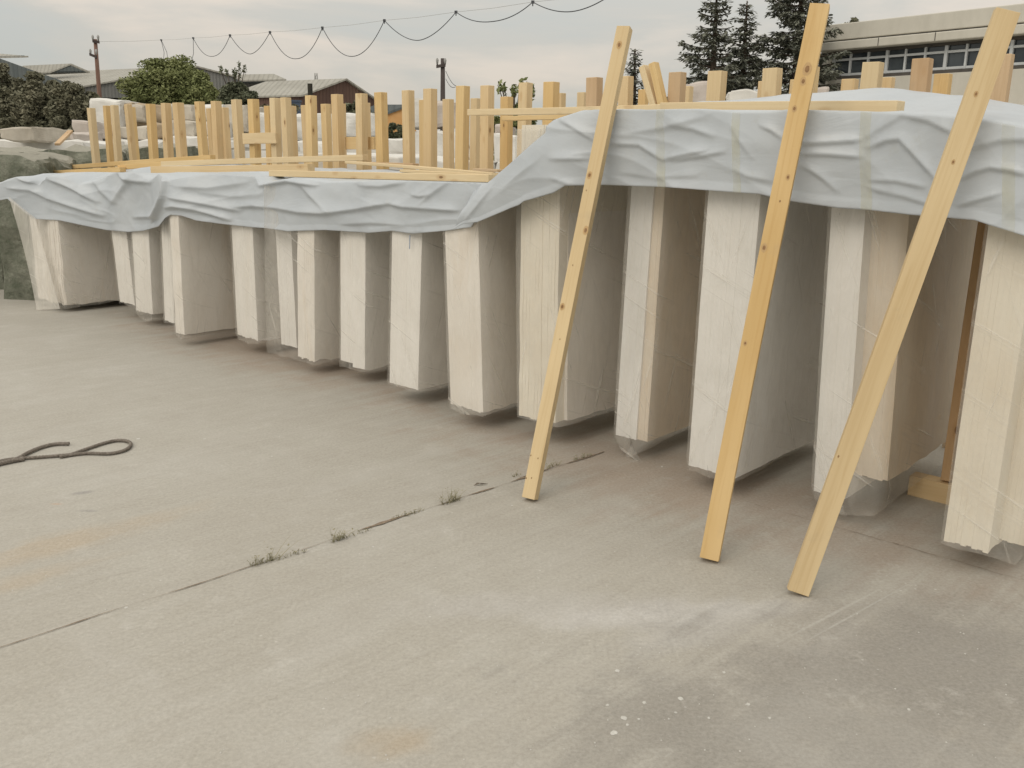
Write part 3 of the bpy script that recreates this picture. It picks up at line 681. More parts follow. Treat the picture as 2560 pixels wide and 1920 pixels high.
# ------------------------------------------------------------------ three boards leaning on the right sheet
def lean_board(xb, yb_, xt, yt, wid, thk, zc, lab, mt, twist=0.0, knots=()):
    b_ = onz(xb, yb_, 0.012); d = ray(xt, yt); lo, hi = 1.0/F, 12/F
    def f(t):
        q = CAMP+d*t; s = (zc-b_[2])/(q[2]-b_[2]); p = b_+(q-b_)*s; u_, w_ = uw(p); return w_-(WF(u_)-0.115)
    for _ in range(60):
        mid = (lo+hi)/2
        if CAMP[2]+d[2]*mid < zc+0.02: lo = mid; continue
        if f(mid) > 0: hi = mid
        else: lo = mid
    q = CAMP+d*lo; print('BOARD', b_.round(2), q.round(2), 'len', round(float(np.linalg.norm(q-b_)), 2))
    ax = A3*math.cos(twist)+D3*math.sin(twist)
    bo = timber('leaning_board', b_, q, wid, thk, ax, mt, lab, 'board', 'boards leaning on the right tarp', bw=0.002)
    # knots and nail heads where the photo shows them, flush on the broad face
    z_ = (q-b_)/np.linalg.norm(q-b_); x_ = ax-z_*(ax@z_); x_ /= np.linalg.norm(x_); y_ = np.cross(z_, x_); sg = -1 if y_@(CAMP-b_) < 0 else 1
    pl0 = b_+y_*sg*(thk/2); R = random.Random(int(xb))
    for (kx, ky, kr) in knots:
        dd_ = ray(kx, ky); t_ = ((pl0-CAMP)@y_)/(dd_@y_); c_ = CAMP+dd_*t_
        u_ = (c_-pl0)@x_; v_ = (c_-pl0)@z_; u_ = max(-wid/2+kr*1.15, min(wid/2-kr*1.15, u_)); c_ = pl0+x_*u_+z_*v_+y_*sg*0.0006
        for rr_, mtk, nm, lift in (((kr*1.5, M_KN2, 'knot_ring', 0.0), (kr*.75, M_KN1, 'knot', 0.0006)) if kr > .004 else ((kr, M_KN1, 'nail_hole', 0.0),)):
            n_ = 14; vv = [c_+y_*sg*lift+x_*rr_*math.cos(6.283*k/n_)*(1+R.uniform(-.12, .12))*.8+z_*rr_*math.sin(6.283*k/n_)*(1.25+R.uniform(-.1, .1)) for k in range(n_)]
            ko = mesh(nm, vv, [tuple(range(n_)) if sg > 0 else tuple(range(n_-1, -1, -1))], mtk); ko.parent = bo; ko.matrix_parent_inverse = bo.matrix_world.inverted()
M_KN1 = plain('knot_dark', (0.20, 0.115, 0.055), (0.30, 0.18, 0.09), 60, .8, 0); M_KN2 = plain('knot_halo', (0.44, 0.29, 0.14), (0.52, 0.36, 0.19), 60, .8, 0)
KA = [(1548,112,.011),(1474,438,.010),(1466,476,.0035),(1464,576,.012),(1403,766,.010),(1432,663,.0035),(1400,848,.003),(1325,1138,.0035),(1345,1146,.0035),(1314,1195,.0035),(1329,1195,.0035)]
KB = [(2018,173,.015),(2008,203,.010),(1986,272,.008),(1970,443,.007),(1950,503,.004),(1906,619,.010),(1863,858,.006)]
KC = [(2383,405,.005),(2440,235,.006),(2096,1141,.004)]
lean_board(1325, 1246, 1562, 70, 0.066, 0.050, 1.80, 'left of the three long boards leaning on the tarp, knotty pale pine', M_WBD, -0.30, KA)
lean_board(1774, 1397, 2050, 14, 0.077, 0.046, 1.85, 'middle of the three long leaning boards, golden foot on the concrete', M_WBG, -0.38, KB)
lean_board(1994, 1480, 2518, 28, 0.080, 0.034, 1.87, 'right of the three long leaning boards, most tilted and nearest', M_WBD, -0.55, KC)
def dbg(): pass
# ------------------------------------------------------------------ yard beyond the row: rough blocks
M_GRN, _n, _b = mat('greenish_quarry_stone', 0.95, 0.1); _p = posco(_n)
_c = mixc(_n, maprange(_n, noise_node(_n, _p, 2.6, 8, 0.75), 0.42, 0.60), (0.14, 0.155, 0.115), (0.33, 0.335, 0.275))
_c = mixc(_n, maprange(_n, noise_node(_n, mapping(_n, _p, (1, 1, 4)), 7, 7, 0.75), 0.45, 0.65), _c, (0.20, 0.205, 0.165))
_s = N(_n, 'ShaderNodeSeparateXYZ'); L(_n, N(_n, 'ShaderNodeNewGeometry').outputs['Normal'], _s.inputs[0])
_c = mixc(_n, maprange(_n, _s.outputs['Z'], 0.5, 0.85, 0, 0.8), _c, (0.46, 0.44, 0.38))      # stone dust lying on top faces
L(_n, _c, _b.inputs['Base Color']); bump(_n, _b, noise_node(_n, _p, 11, 8, 0.75), 1.0, 0.06)
M_BLK = plain('pale_block_stone', (0.40, 0.36, 0.30), (0.56, 0.52, 0.45), 2.2, 0.85, 0.5)
M_BLW = plain('white_block_stone', (0.58, 0.565, 0.53), (0.70, 0.69, 0.66), 2.0, 0.8, 0.4)
M_BLT = plain('tan_block_stone', (0.34, 0.26, 0.17), (0.50, 0.42, 0.32), 3.0, 0.9, 0.7)
M_BLP = plain('pinkish_block_stone', (0.44, 0.39, 0.35), (0.54, 0.49, 0.45), 3.0, 0.9, 0.5)
def block(name, c0, ax, ay, h, z0, matx, seed, rough=0.03, label=None, group=None, cat='stone block', seg=7):
    """rough-hewn block: c0 plan corner, ax, ay plan edge vectors, bottom z0, height h"""
    bm = bmesh.new(); bmesh.ops.create_cube(bm, size=1.0)
    bmesh.ops.subdivide_edges(bm, edges=bm.edges[:], cuts=seg, use_grid_fill=True)
    c0 = np.array(c0[:2], float); ax = np.array(ax[:2], float); ay = np.array(ay[:2], float)
    la, lb = np.linalg.norm(ax), np.linalg.norm(ay)
    ctr = c0+ax/2+ay/2
    for v in bm.verts:
        x, y, z = v.co
        # wear the arrises
        k = 1-0.035*((abs(x) > .49)+(abs(y) > .49)+(abs(z) > .49) >= 2)
        n1_ = nz(x*3*la+seed, y*3*lb, z*3*h)*rough + nz(x*9*la, y*9*lb+seed, z*9*h)*rough*0.6
        n2_ = nz(x*3*la, y*3*lb+seed*2, z*3*h)*rough; n3_ = nz(x*2.5*la, y*2.5*lb, z*3*h+seed)*rough*1.3
        p = ax*x*k+ay*y*k
        v.co = (p[0]+n1_, p[1]+n2_, max(0 if z0 <= 0.01 else -9, (z+.5)*h*k+(1-k)*h/2+n3_) if z > -.49 else (0.0 if z0 <= 0.01 else n3_))
    me = bpy.data.meshes.new(name); bm.to_mesh(me); bm.free(); me.materials.append(matx)
    o = bpy.data.objects.new(name, me); COL.objects.link(o); o.location = (ctr[0], ctr[1], z0)
    tag(o, label, cat, group); return o
def blockpx(x0, y0, x1, y1, Y, matx, lab, seed, depth=1.0, rough=0.04, floor=False, group='marble blocks stacked beyond the posts', name='marble_block'):
    a = atY(x0, y1, Y); b_ = atY(x1, y1, Y); t = atY((x0+x1)/2, y0, Y)
    z0 = 0.0 if floor else max(0.0, a[2])
    return block(name, a, (b_[0]-a[0], 0.0), (0.15, depth), t[2]-z0, z0, matx, seed, rough, lab, group)
# green quarry blocks at the far left
pA = onz(14, 748)
block('quarry_block', (pA[0]-0.02, pA[1]), (0.62, -0.1), (-0.2, 1.25), 1.50, 0, M_GRN, 3.3, 0.07, 'dark green rough quarry block on the concrete behind the far left bundle', None, seg=14)
pB = onz(-6, 732)
block('quarry_block', (pB[0]-2.2, pB[1]+0.35), (2.15, -0.12), (0.35, 1.3), 1.50, 0, M_GRN, 8.1, 0.07, 'green quarry block cut off by the left picture edge', None, seg=12)
for i, (x0, x1, y0, Y, lab) in enumerate([(-260, 132, 372, 14.6, 'long grey-green quarry block with pale dusty top, left of the first post'), (136, 330, 370, 14.2, 'grey-green quarry block seen between the leftmost posts'), (333, 478, 364, 14.0, 'grey-green quarry block with rounded top behind the fifth to eighth posts')]):
    blockpx(x0, y0, x1, 640, Y, M_GRN, lab, 20+i*3.1, 1.3, 0.07, True, 'grey-green quarry blocks behind the row', 'quarry_block')
BL = [
 (0,319,88,350,17,M_BLK,'square-cut cream block lying at the far left below the dark trees'),
 (88,331,183,352,19,M_BLP,'flat pinkish block between the cream block and the round-edged one'),
 (182,305,228,346,21,M_BLP,'small round-edged beige block left of the first post'),
 (229,247,302,316,23,M_BLW,'tall white boulder rising behind the first three posts'),
 (298,257,332,316,23.2,M_BLT,'tan broken block beside the tall white boulder'),
 (331,262,364,304,23,M_BLK,'beige block between the fourth and fifth posts'),
 (362,262,412,306,23.4,M_BLT,'rusty brown block behind the fifth and sixth posts'),
 (410,262,484,301,23,M_BLK,'beige block under the white sheet behind the eighth post'),
 (484,262,560,300,23.2,M_BLW,'white block behind the ninth post'),
 (228,318,300,352,22,M_BLW,'lower white block under the tall white boulder'),
 (300,318,368,347,22,M_BLK,'lower cream block behind the third and fourth posts'),
 (368,308,412,343,22.2,M_BLT,'lower mossy tan block behind the sixth post'),
 (412,303,486,340,22,M_BLK,'lower beige block with dark gap under it behind the eighth post'),
 (486,303,566,338,22.2,M_BLW,'lower white block behind the ninth and tenth posts'),
 (566,262,622,330,22.5,M_BLK,'beige block with a rounded shoulder behind the eleventh post'),
 (622,284,668,346,22.8,M_BLW,'white wedge-topped block behind the nailed board'),
 (732,286,772,352,24,M_BLW,'grey-white block below the brown shed, left of three'),
 (772,284,832,352,24.2,M_BLW,'grey-white block below the brown shed, middle of three'),
 (846,283,940,338,24,M_BLW,'wide grey-white block below the right end of the brown shed'),
 (1018,244,1062,318,20,M_BLW,'upper whitish block left of the thin utility pole foot'),
 (1064,252,1142,318,20.3,M_BLP,'upper pinkish-white block behind the utility pole foot'),
 (1018,330,1110,398,20,M_BLW,'lower white block with dark lifting gap above it'),
 (1112,328,1150,398,20.2,M_BLW,'narrow lower white block right of the utility pole foot'),
 (1236,312,1272,344,21,M_BLP,'small reddish-white block in front of the dark green tree'),
 (1232,338,1300,402,20,M_BLW,'white upright block behind the posts left of the right tarp'),
 (1700,205,1776,262,20,M_BLP,'brownish rock heap showing above the right tarp under the conifers'),
 (1826,226,1905,262,19,M_BLW,'whitish low rock showing above the right tarp'),
 (2034,218,2070,262,19,M_BLP,'little pale rock above the right tarp at the building corner'),
 (560,352,700,372,18,M_BLW,'low white slab pile behind the eleventh to thirteenth posts'),
]
for i, (x0, y0, x1, y1, Y, mt, lab) in enumerate(BL):
    blockpx(x0, y0, x1, y1, Y, mt, lab, i*2.3+1, 1.1, 0.055, False)
# carriers below the seen ones, down to the ground (their heads show as the pale band)
for i, (x0, x1, y0, Y, lab) in enumerate([(-40, 230, 351, 17.5, 'long low white block carrying the cream and pinkish ones'), (232, 420, 349, 21.6, 'white base block under the stack behind the first posts'), (424, 580, 341, 21.6, 'white base block under the stack behind the eighth post'), (584, 860, 354, 21.8, 'white base block under the stack left of the brown shed'), (866, 1012, 346, 22, 'big white sheet-smooth base block below the orange shed'), (1016, 1230, 402, 19.5, 'white base block behind the middle posts'), (1234, 1420, 404, 19.5, 'white base block under the upright one by the right tarp'), (1640, 2120, 262, 18.2, 'pale base block hidden mostly by the right tarp')]):
    blockpx(x0, y0, x1, 560, Y, M_BLW, lab, 60+i*2.1, 1.6, 0.05, True)
# plank leaning against the pinkish block
timber('plank', atY(143, 361, 16.3), atY(176, 328, 17.0), 0.09, 0.04, (1, 0, 0), M_WB, 'pinkish-brown plank leaning against the pinkish block at far left', 'plank')
# white wrapped wedge-shaped packs right behind the posts
for i, (pts, lab) in enumerate([([(603, 398), (770, 383), (830, 381), (1000, 392), (1000, 430), (603, 430)], 'low white wrapped pack with sloping top behind the posts'), ([(975, 384), (1012, 388), (1130, 405), (1130, 435), (975, 435)], 'second low white wrapped pack sloping down to the right')]):
    mb = MB(); Yp = 11.5+i
    fr = [atY(x, y, Yp) for x, y in pts]; bk = [p+np.array([0.3, 1.5, 0]) for p in fr]; n = len(pts)
    for q in (fr, bk):
        for p in q[-2:]: p[2] = 0
    mb.add(fr+bk, [tuple(range(n-1, -1, -1)), tuple(range(n, 2*n))]+[(k, (k+1) % n, n+(k+1) % n, n+k) for k in range(n)])
    o = mb.build('wrapped_pack', M_BLW, None, loc=fr[-1]); bevel(o, 0.03, 3); tag(o, lab, 'wrapped stone')

# ------------------------------------------------------------------ sheds far behind
def corr(name, c0, c1, sc, rough=0.7):
    m, nt, b = mat(name, rough, 0.3); o = posco(nt)
    wv = N(nt, 'ShaderNodeTexWave'); wv.inputs['Scale'].default_value = sc; L(nt, mapping(nt, o, (1, .4, 0)), wv.inputs[0])
    n = noise_node(nt, mapping(nt, o, (1, 1, .25)), 0.5, 6, 0.7)
    c = mixc(nt, maprange(nt, n, 0.35, 0.65), c0, c1)
    c = mixc(nt, maprange(nt, wv.outputs['Fac'], 0.0, 0.35, 0.35, 0), c, (c0[0]*.5, c0[1]*.5, c0[2]*.5))
    L(nt, c, b.inputs['Base Color']); bump(nt, b, wv.outputs['Fac'], 0.6, 0.08); return m
M_GW = corr('grey_corrugated', (0.15, 0.155, 0.15), (0.22, 0.22, 0.21), 1.1)
M_BW = corr('rusty_brown_sheeting', (0.085, 0.05, 0.04), (0.14, 0.085, 0.065), 1.3)
M_RF = corr('weathered_roof_sheets', (0.30, 0.29, 0.255), (0.38, 0.37, 0.33), 0.6)
M_TL = corr('slate_blue_sheeting', (0.07, 0.085, 0.09), (0.12, 0.135, 0.135), 0.7)
M_DK = plain('shed_shade_and_flue_dark', (0.02, 0.022, 0.02), (0.05, 0.045, 0.035), 1.0, 0.95, 0)
def gable(lab, L_, A_, R_, E_, ybot, Y, wm, rm, base=None, ov=0.25, low=None):
    """gable wall from pixels (left eave, apex, right eave), ridge running back to E_"""
    hor = lambda x: 385-0.0157*(1280-x)
    dl, dr = hor(L_[0])-L_[1], hor(R_[0])-R_[1]
    pl = atY(*L_, Y); pr = atY(*R_, Y*max(0.75, min(1.3, dl/dr)))
    # apex on the vertical plane through the eaves
    d = ray(*A_); e_ = pr-pl; nn = np.array([e_[1], -e_[0], 0]); t = ((pl-CAMP)@nn)/(d@nn); pa = CAMP+d*t
    Ye = pa[1]*(hor(A_[0])-A_[1])/(hor(E_[0])-E_[1]); pe = atY(*E_, Ye); pe[2] = pa[2]; bk = pe-pa
    zb = 0.0 if base is None else base
    root = empty('shed' if base is None else 'roof_monitor', (pl[0], pl[1], zb))
    zw = atY(*((L_[0]+R_[0])/2, ybot), Y)[2] if low else zb
    w1 = MB()
    g_ = [np.array([pl[0], pl[1], zw]), np.array([pr[0], pr[1], zw]), pr, pa, pl]
    w1.add(g_+[p+bk for p in g_], [(0, 1, 2, 3, 4), (9, 8, 7, 6, 5), (0, 5, 6, 1), (1, 6, 7, 2), (4, 9, 5, 0)]); w1.build('gable_wall', wm, root)
    if low:
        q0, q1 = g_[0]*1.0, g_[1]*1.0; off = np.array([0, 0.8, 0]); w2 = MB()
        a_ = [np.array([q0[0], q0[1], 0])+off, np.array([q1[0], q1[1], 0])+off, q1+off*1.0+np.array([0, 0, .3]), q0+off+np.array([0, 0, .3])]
        w2.add(a_+[p+bk*0.9 for p in a_], [(0, 1, 2, 3), (7, 6, 5, 4), (1, 5, 6, 2), (0, 3, 7, 4)]); w2.build('opening_shade', M_DK, root)  # dark-coloured wall stands in for the shade inside the open shed
        for k in range(5):
            pz = q0+(q1-q0)*(k/4.0); w3 = MB(); w3.box((pz[0], pz[1]+.2, zw/2), (.12, 0, 0), (0, .12, 0), (0, 0, zw/2)); w3.build('column', M_TL, root)
    th = np.array([0, 0, 0.14]); fwd = -bk/np.linalg.norm(bk)*ov; r1 = MB()
    for e0 in (pl, pr):
        out_ = (e0-pa); out_ = out_/np.linalg.norm(out_)*ov
        q = [pa+fwd, e0+out_+fwd, e0+out_+bk, pa+bk]; r1.add([p+np.array([0, 0, .02]) for p in q]+[p+th+np.array([0, 0, .02]) for p in q], [(0, 1, 2, 3), (7, 6, 5, 4), (0, 4, 5, 1), (1, 5, 6, 2), (2, 6, 7, 3), (3, 7, 4, 0)])
    r1.build('roof', rm, root)
    tag(root, lab, 'shed' if base is None else 'roof monitor'); return root, pl, pa, pr
gable('wide grey corrugated shed behind the round tree, pale roof to its left', (205,219), (489,169), (762,240), (150,183), 246, 90, M_GW, M_RF, low=True)
gable('slate-blue shed at the far left edge, rising over dark trees', (-230,232), (-20,146), (190,222), (-300,160), 236, 84, M_TL, M_TL, low=True)
sh, pl, pa, pr = gable('rust-brown gabled shed with pale roof right of the chimney', (757,240), (862,201), (938,252), (664,208), 290, 80, M_BW, M_RF)
gable('small dark gabled roof monitor at upper left above the slate-blue shed', (126,182), (174,163), (216,181), (60,168), 182, 98, M_TL, M_RF, base=9.0)
gable('small dark gabled roof monitor between olive tree and brown shed', (640,206), (679,189), (707,201), (576,191), 206, 96, M_TL, M_RF, base=8.0)
gable('thin pale roof monitor cut by the left picture edge', (-60,150), (-10,138), (62,144), (-90,140), 149, 96, M_TL, M_RF, base=10.0)
gable('low orange shed with a dark roof between two posts', (968,282), (1006,268), (1040,283), (940,268), 300, 60, plain('orange_wall', (0.50, 0.27, 0.10), (0.55, 0.33, 0.15), 1.0, 0.9, 0), M_TL, ov=0.4)
c_ = MB(); q = atY(776, 244, 74); t = atY(776, 209, 74); c_.tube([(q[0], q[1], 0), (q[0], q[1], t[2])], 0.19, 10); tag(c_.build('chimney', M_DK, None, loc=(q[0], q[1], 0)), 'short dark chimney flue in front of the brown shed roof', 'chimney')
c_ = MB(); q = atY(742, 285, 70); t = atY(742, 255, 70)
c_.box((q[0], q[1], t[2]/2), (.28, 0, 0), (0, .3, 0), (0, 0, t[2]/2)); c_.box((q[0], q[1], t[2]+.06), (.34, 0, 0), (0, .36, 0), (0, 0, .06)); tag(c_.build('container_cabin', plain('dull_blue_paint', (0.05, 0.075, 0.12), (0.08, 0.10, 0.14), 2, .7, 0), None, loc=(q[0], q[1], 0)), 'narrow dull blue cabin below the left eave of the brown shed', 'cabin')
# pylon on the skyline
c_ = MB(); q = atY(794, 300, 240); t = atY(794, 183, 240); H_ = t[2]
for sx_, sy_ in ((-1, -1), (1, -1), (1, 1), (-1, 1)): c_.tube([(q[0]+sx_*1.2, q[1]+sy_*1.2, 0), (q[0]+sx_*.25, q[1]+sy_*.25, H_)], 0.10, 4)
for k in range(8):
    a_, b_ = k/8, (k+1)/8; f_ = lambda s_: 1.2-0.95*s_
    c_.tube([(q[0]-f_(a_), q[1]-f_(a_), H_*a_), (q[0]+f_(b_), q[1]-f_(b_), H_*b_)], 0.06, 4); c_.tube([(q[0]+f_(a_), q[1]-f_(a_), H_*a_), (q[0]-f_(b_), q[1]-f_(b_), H_*b_)], 0.06, 4)
M_STL = plain('grey_steel', (0.30, 0.30, 0.29), (0.36, 0.36, 0.35), 2, .6, 0)
tag(c_.build('lattice_pylon', M_STL, None, loc=(q[0], q[1], 0)), 'tiny lattice pylon on the skyline above the brown shed roof', 'pylon')

# ------------------------------------------------------------------ poles and the looping cable
M_POLE = plain('weathered_pole', (0.13, 0.075, 0.055), (0.24, 0.15, 0.12), 1.2, 0.9, 0.4, mp=(3, 3, .4)); M_POLD = plain('dark_pole', (0.055, 0.045, 0.042), (0.10, 0.085, 0.08), 1.5, 0.9, 0.4, mp=(3, 3, .4))
M_CBL = plain('black_cable', (0.06, 0.065, 0.075), (0.09, 0.095, 0.105), 2, 0.7, 0)
def upole(xb, yb_, xt, yt, Y, r, mt, lab, arms):
    t = atY(xt, yt, Y); b_ = atY(xb, yb_, Y); dx = (b_[0]-t[0])/(t[2]-b_[2]); root = empty('utility_pole', (t[0]+dx*t[2], Y, 0))
    m_ = MB(); m_.tube([(t[0]+dx*t[2], Y, 0), (t[0]+dx*t[2]*.5, Y, t[2]*.5), (t[0], Y, t[2])], [r*1.25, r*1.1, r*.85], 10); m_.build('pole', mt, root, True)
    for (dz, la, lb, tilt) in arms:
        m_ = MB(); m_.box((t[0]+(lb-la)/2, Y-r, t[2]-dz), ((la+lb)/2, 0, tilt), (0, .05, 0), (0, 0, .06)); m_.build('crossarm', M_POLD, root)
        for s_ in (-la*.85, lb*.85):
            m_ = MB(); m_.tube([(t[0]+s_, Y-r, t[2]-dz+.04), (t[0]+s_, Y-r, t[2]-dz+.22), (t[0]+s_, Y-r, t[2]-dz+.30)], [.03, .06, .03], 8); m_.build('insulator', M_STL, root, True)
    tag(root, lab, 'utility pole'); return t
tp1 = upole(249, 245, 238, 98, 46, .10, M_POLE, 'rusty brown utility pole rising left of the round tree', [(.12, .08, .22, -.02), (.75, .28, .04, -.06)])
tp2 = upole(1107, 246, 1107, 146, 40, .10, M_POLD, 'dark thin utility pole with short crossarm rising behind the middle posts', [(.30, .26, .12, .03)])
c_ = MB(); base2 = atY(1150, 236, 39)
for dz in (0.5, 0.8):
    a_ = np.array([tp2[0]+.12, tp2[1], tp2[2]-dz]); b_ = atY(1146 if dz < .6 else 1140, 217, 39); c_.tube([a_+(b_-a_)*k/8+np.array([0, 0, -.15*math.sin(math.pi*k/8)]) for k in range(9)]+[np.array([b_[0]+.8, b_[1], 0])], .012, 4)
tag(c_.build('stay_wire', M_CBL, None, loc=(tp2[0], tp2[1], 0)), 'pair of thin stay wires slanting down right from the dark utility pole', 'wire')
# festooned cable: a taut wire with a black cable hanging from it in bights
PK = [(403,100,60),(483,95,55),(575,88,50.5),(675,80,46.5),(806,69,42),(961,51,38),(1140,30,34),(1332,5,30.5),(1540,-22,27.5)]
PKP = [atY(x, y, Y) for x, y, Y in PK]
root = empty('festoon_cable', PKP[0])
m_ = MB(); wp = [tp1+np.array([0.1, 0, -.1])]+PKP
for a_, b_ in zip(wp[:-1], wp[1:]): m_.tube([a_, (a_+b_)/2+np.array([0, 0, -.03]), b_], 0.006, 5)
m_.build('carrier_wire', M_STL, root)
lows = [None, 141, 135, 147, 141, 101, 54, 29]
for i in range(1, 8):
    a_, b_ = PKP[i], PKP[i+1]; xm = (PK[i][0]+PK[i+1][0])/2; Ym = (PK[i][2]+PK[i+1][2])/2; sag = (a_[2]+b_[2])/2-atY(xm, lows[i], Ym)[2]
    pts = [a_+(b_-a_)*t+np.array([0, 0, -sag*(1-abs(2*t-1)**(2.0+0.25*math.sin(i*2.3)))]) for t in np.linspace(0, 1, 25)]
    m_ = MB(); m_.tube(pts, 0.015, 6); m_.build('hanging_loop', M_CBL, root, True)
for i, p in enumerate(PKP[:-1]):
    m_ = MB(); m_.box(p, (.05, 0, 0), (0, .05, 0), (0, 0, .04)); m_.tube([p, p+np.array([0, 0, -.12])], .02, 6); m_.build('trolley', M_CBL, root)
for (xa, ya, xb, yb_, Y) in ((403, 100, 408, 162, 60), (403, 100, 421, 160, 60), (483, 95, 474, 172, 55)):
    m_ = MB(); a_ = atY(xa, ya, Y); b_ = atY(xb, yb_, Y); b2 = b_.copy(); b2[2] = 3.0; m_.tube([a_, a_+(b_-a_)*.5+np.array([.12, 0, 0]), b_, b2], .015, 5); m_.build('hanging_end', M_CBL, root, True)
tag(root, 'black cable hanging in loops from a thin wire across the sky', 'cable')

# ------------------------------------------------------------------ trees
def leaves(cl, seed, sz, col=None):
    """cl: list of (centre, spread vector, count, tone) -> arrays of small leaf faces"""
    R = np.random.RandomState(seed); V = []; Fc = []; T = []
    for (c, sp, n, tone, flat) in cl:
        p = R.normal(size=(n, 3)); p /= np.maximum(1e-6, np.linalg.norm(p, axis=1))[:, None]; p *= (R.rand(n)**0.45)[:, None]*np.array(sp)
        p += np.array(c)
        a = R.normal(size=(n, 3)); a[:, 2] *= flat; a /= np.linalg.norm(a, axis=1)[:, None]
        b = np.cross(a, R.normal(size=(n, 3))); b /= np.linalg.norm(b, axis=1)[:, None]
        s = sz*(0.6+0.8*R.rand(n))[:, None]
        q = np.stack([p-a*s, p+b*s*.45, p+a*s, p-b*s*.45], 1).reshape(-1, 3)
        o = len(V); V += q.tolist(); Fc += [(o+4*i, o+4*i+1, o+4*i+2, o+4*i+3) for i in range(n)]
        T += np.clip(tone+R.normal(size=n)*.18, 0, 1).tolist()
    return V, Fc, T
M_BARK = plain('bark', (0.07, 0.055, 0.04), (0.13, 0.10, 0.08), 5, .95, .6)
def bushy(lab, x0, x1, yt, yb_, Y, seed, lm, dens=1.0, clumps=60, sz=.10, trunk=True, name='broadleaf_tree', group=None, sprigs=0, skirt=True):
    a = atY(x0, (yt+yb_)/2, Y); b_ = atY(x1, (yt+yb_)/2, Y); zt = atY((x0+x1)/2, yt, Y)[2]; zb = atY((x0+x1)/2, yb_, Y)[2]
    if skirt: zb = max(0.3, zb-1.2)
    cx, rx, cz, rz = (a[0]+b_[0])/2, (b_[0]-a[0])/2, (zt+zb)/2, (zt-zb)/2; ry = rx*.8
    R = random.Random(seed); cl = []; root = empty(name, (cx, Y, 0)); cents = []
    for k in range(clumps):
        th = R.uniform(0, 2*math.pi); ph = math.asin(R.uniform(-.85, 1)); rr = R.uniform(.55, .93)
        c = np.array([cx+rx*rr*math.cos(th)*math.cos(ph), Y+ry*rr*math.sin(th)*math.cos(ph), cz+rz*rr*math.sin(ph)])
        r = rx*R.uniform(.13, .26); cl.append((c, (r, r, r*.8), int(150*dens*R.uniform(.6, 1.3)), R.uniform(.15, .85), .6)); cents.append(c)
    for k in range(int(clumps*.35)):
        c = np.array([cx+R.uniform(-.55, .55)*rx, Y+R.uniform(-.5, .5)*ry, cz+R.uniform(-.6, .5)*rz]); cl.append((c, (rx*.33, rx*.33, rz*.33), int(140*dens), R.uniform(0, .5), .6))
    for k in range(sprigs):
        c = np.array([cx+R.uniform(-.7, .7)*rx, Y+R.uniform(-.3, .3)*ry, zt+R.uniform(0, .35)*rz]); cl.append((c, (rx*.09, rx*.09, rz*.16), int(16*dens), R.uniform(.2, .7), .9)); cents.append(c)
    V, Fc, T = leaves(cl, seed, sz); mesh('crown', V, Fc, lm, root, attrs={'tone': T})
    m_ = MB(); m_.tube([(cx, Y, 0), (cx+.1, Y, zb*.6+.3), (cx, Y, cz)], [max(.08, rx*.07), max(.06, rx*.055), .05], 9)
    for c in cents[::4]+(cents[-sprigs:] if sprigs else []): m_.tube([(cx, Y, max(.4, cz-rz*.6)), (cx*.5+c[0]*.5, Y*.5+c[1]*.5, cz*.45+c[2]*.55-.1), c], [.05, .03, .012], 5)
    m_.build('trunk', M_BARK, root, True); tag(root, lab, 'tree', group); return root
M_L1 = leaf_mat('dark_leaves', (0.14, 0.14, 0.095), (0.22, 0.21, 0.15)); M_L2 = leaf_mat('fresh_leaves', (0.15, 0.175, 0.07), (0.26, 0.28, 0.13)); M_L3 = leaf_mat('olive_leaves', (0.09, 0.105, 0.065), (0.20, 0.21, 0.145)); M_L4 = leaf_mat('needles', (0.12, 0.13, 0.105), (0.22, 0.225, 0.18))
bushy('dark brownish-green tree at the left picture edge', -110, 100, 152, 350, 36, 1, M_L1, 3.2, 110, .075)
bushy('dark tree second from the left, crown under the small roof monitor', 30, 190, 178, 350, 34, 2, M_L1, 3.2, 100, .075)
bushy('dark low tree just left of the rusty utility pole', 118, 262, 186, 350, 33, 3, M_L1, 2.8, 90, .075)
bushy('dense round fresh-green tree before the grey shed', 306, 548, 146, 290, 40, 4, M_L2, 3.2, 190, .07)
bushy('loose greyish olive tree right of the round green one', 534, 642, 192, 290, 46, 5, M_L3, 1.8, 90, .075, sprigs=8)
bushy('low shrub between posts below the orange shed', 955, 1022, 302, 370, 34, 6, M_L3, 1.2, 40, .09)
bushy('low green shrub in front of the brown shed', 848, 948, 250, 300, 44, 7, M_L3, 1.0, 40, .11)
bushy('dark green tree with airy top sprigs behind the middle posts', 1222, 1350, 244, 352, 30, 8, M_L2, 1.3, 60, .08, sprigs=16)
bushy('dark shrub behind the posts at the slope of the right tarp', 1340, 1440, 300, 380, 29, 9, M_L1, 1.2, 40, .08, sprigs=5)
bushy('low dark hedge tree under the wide grey shed', 640, 770, 252, 300, 60, 10, M_L1, 1.0, 40, .13)
bushy('distant tree top peeping over the flat roof edge', 2095, 2165, 44, 110, 62, 11, M_L1, 1.0, 30, .14)
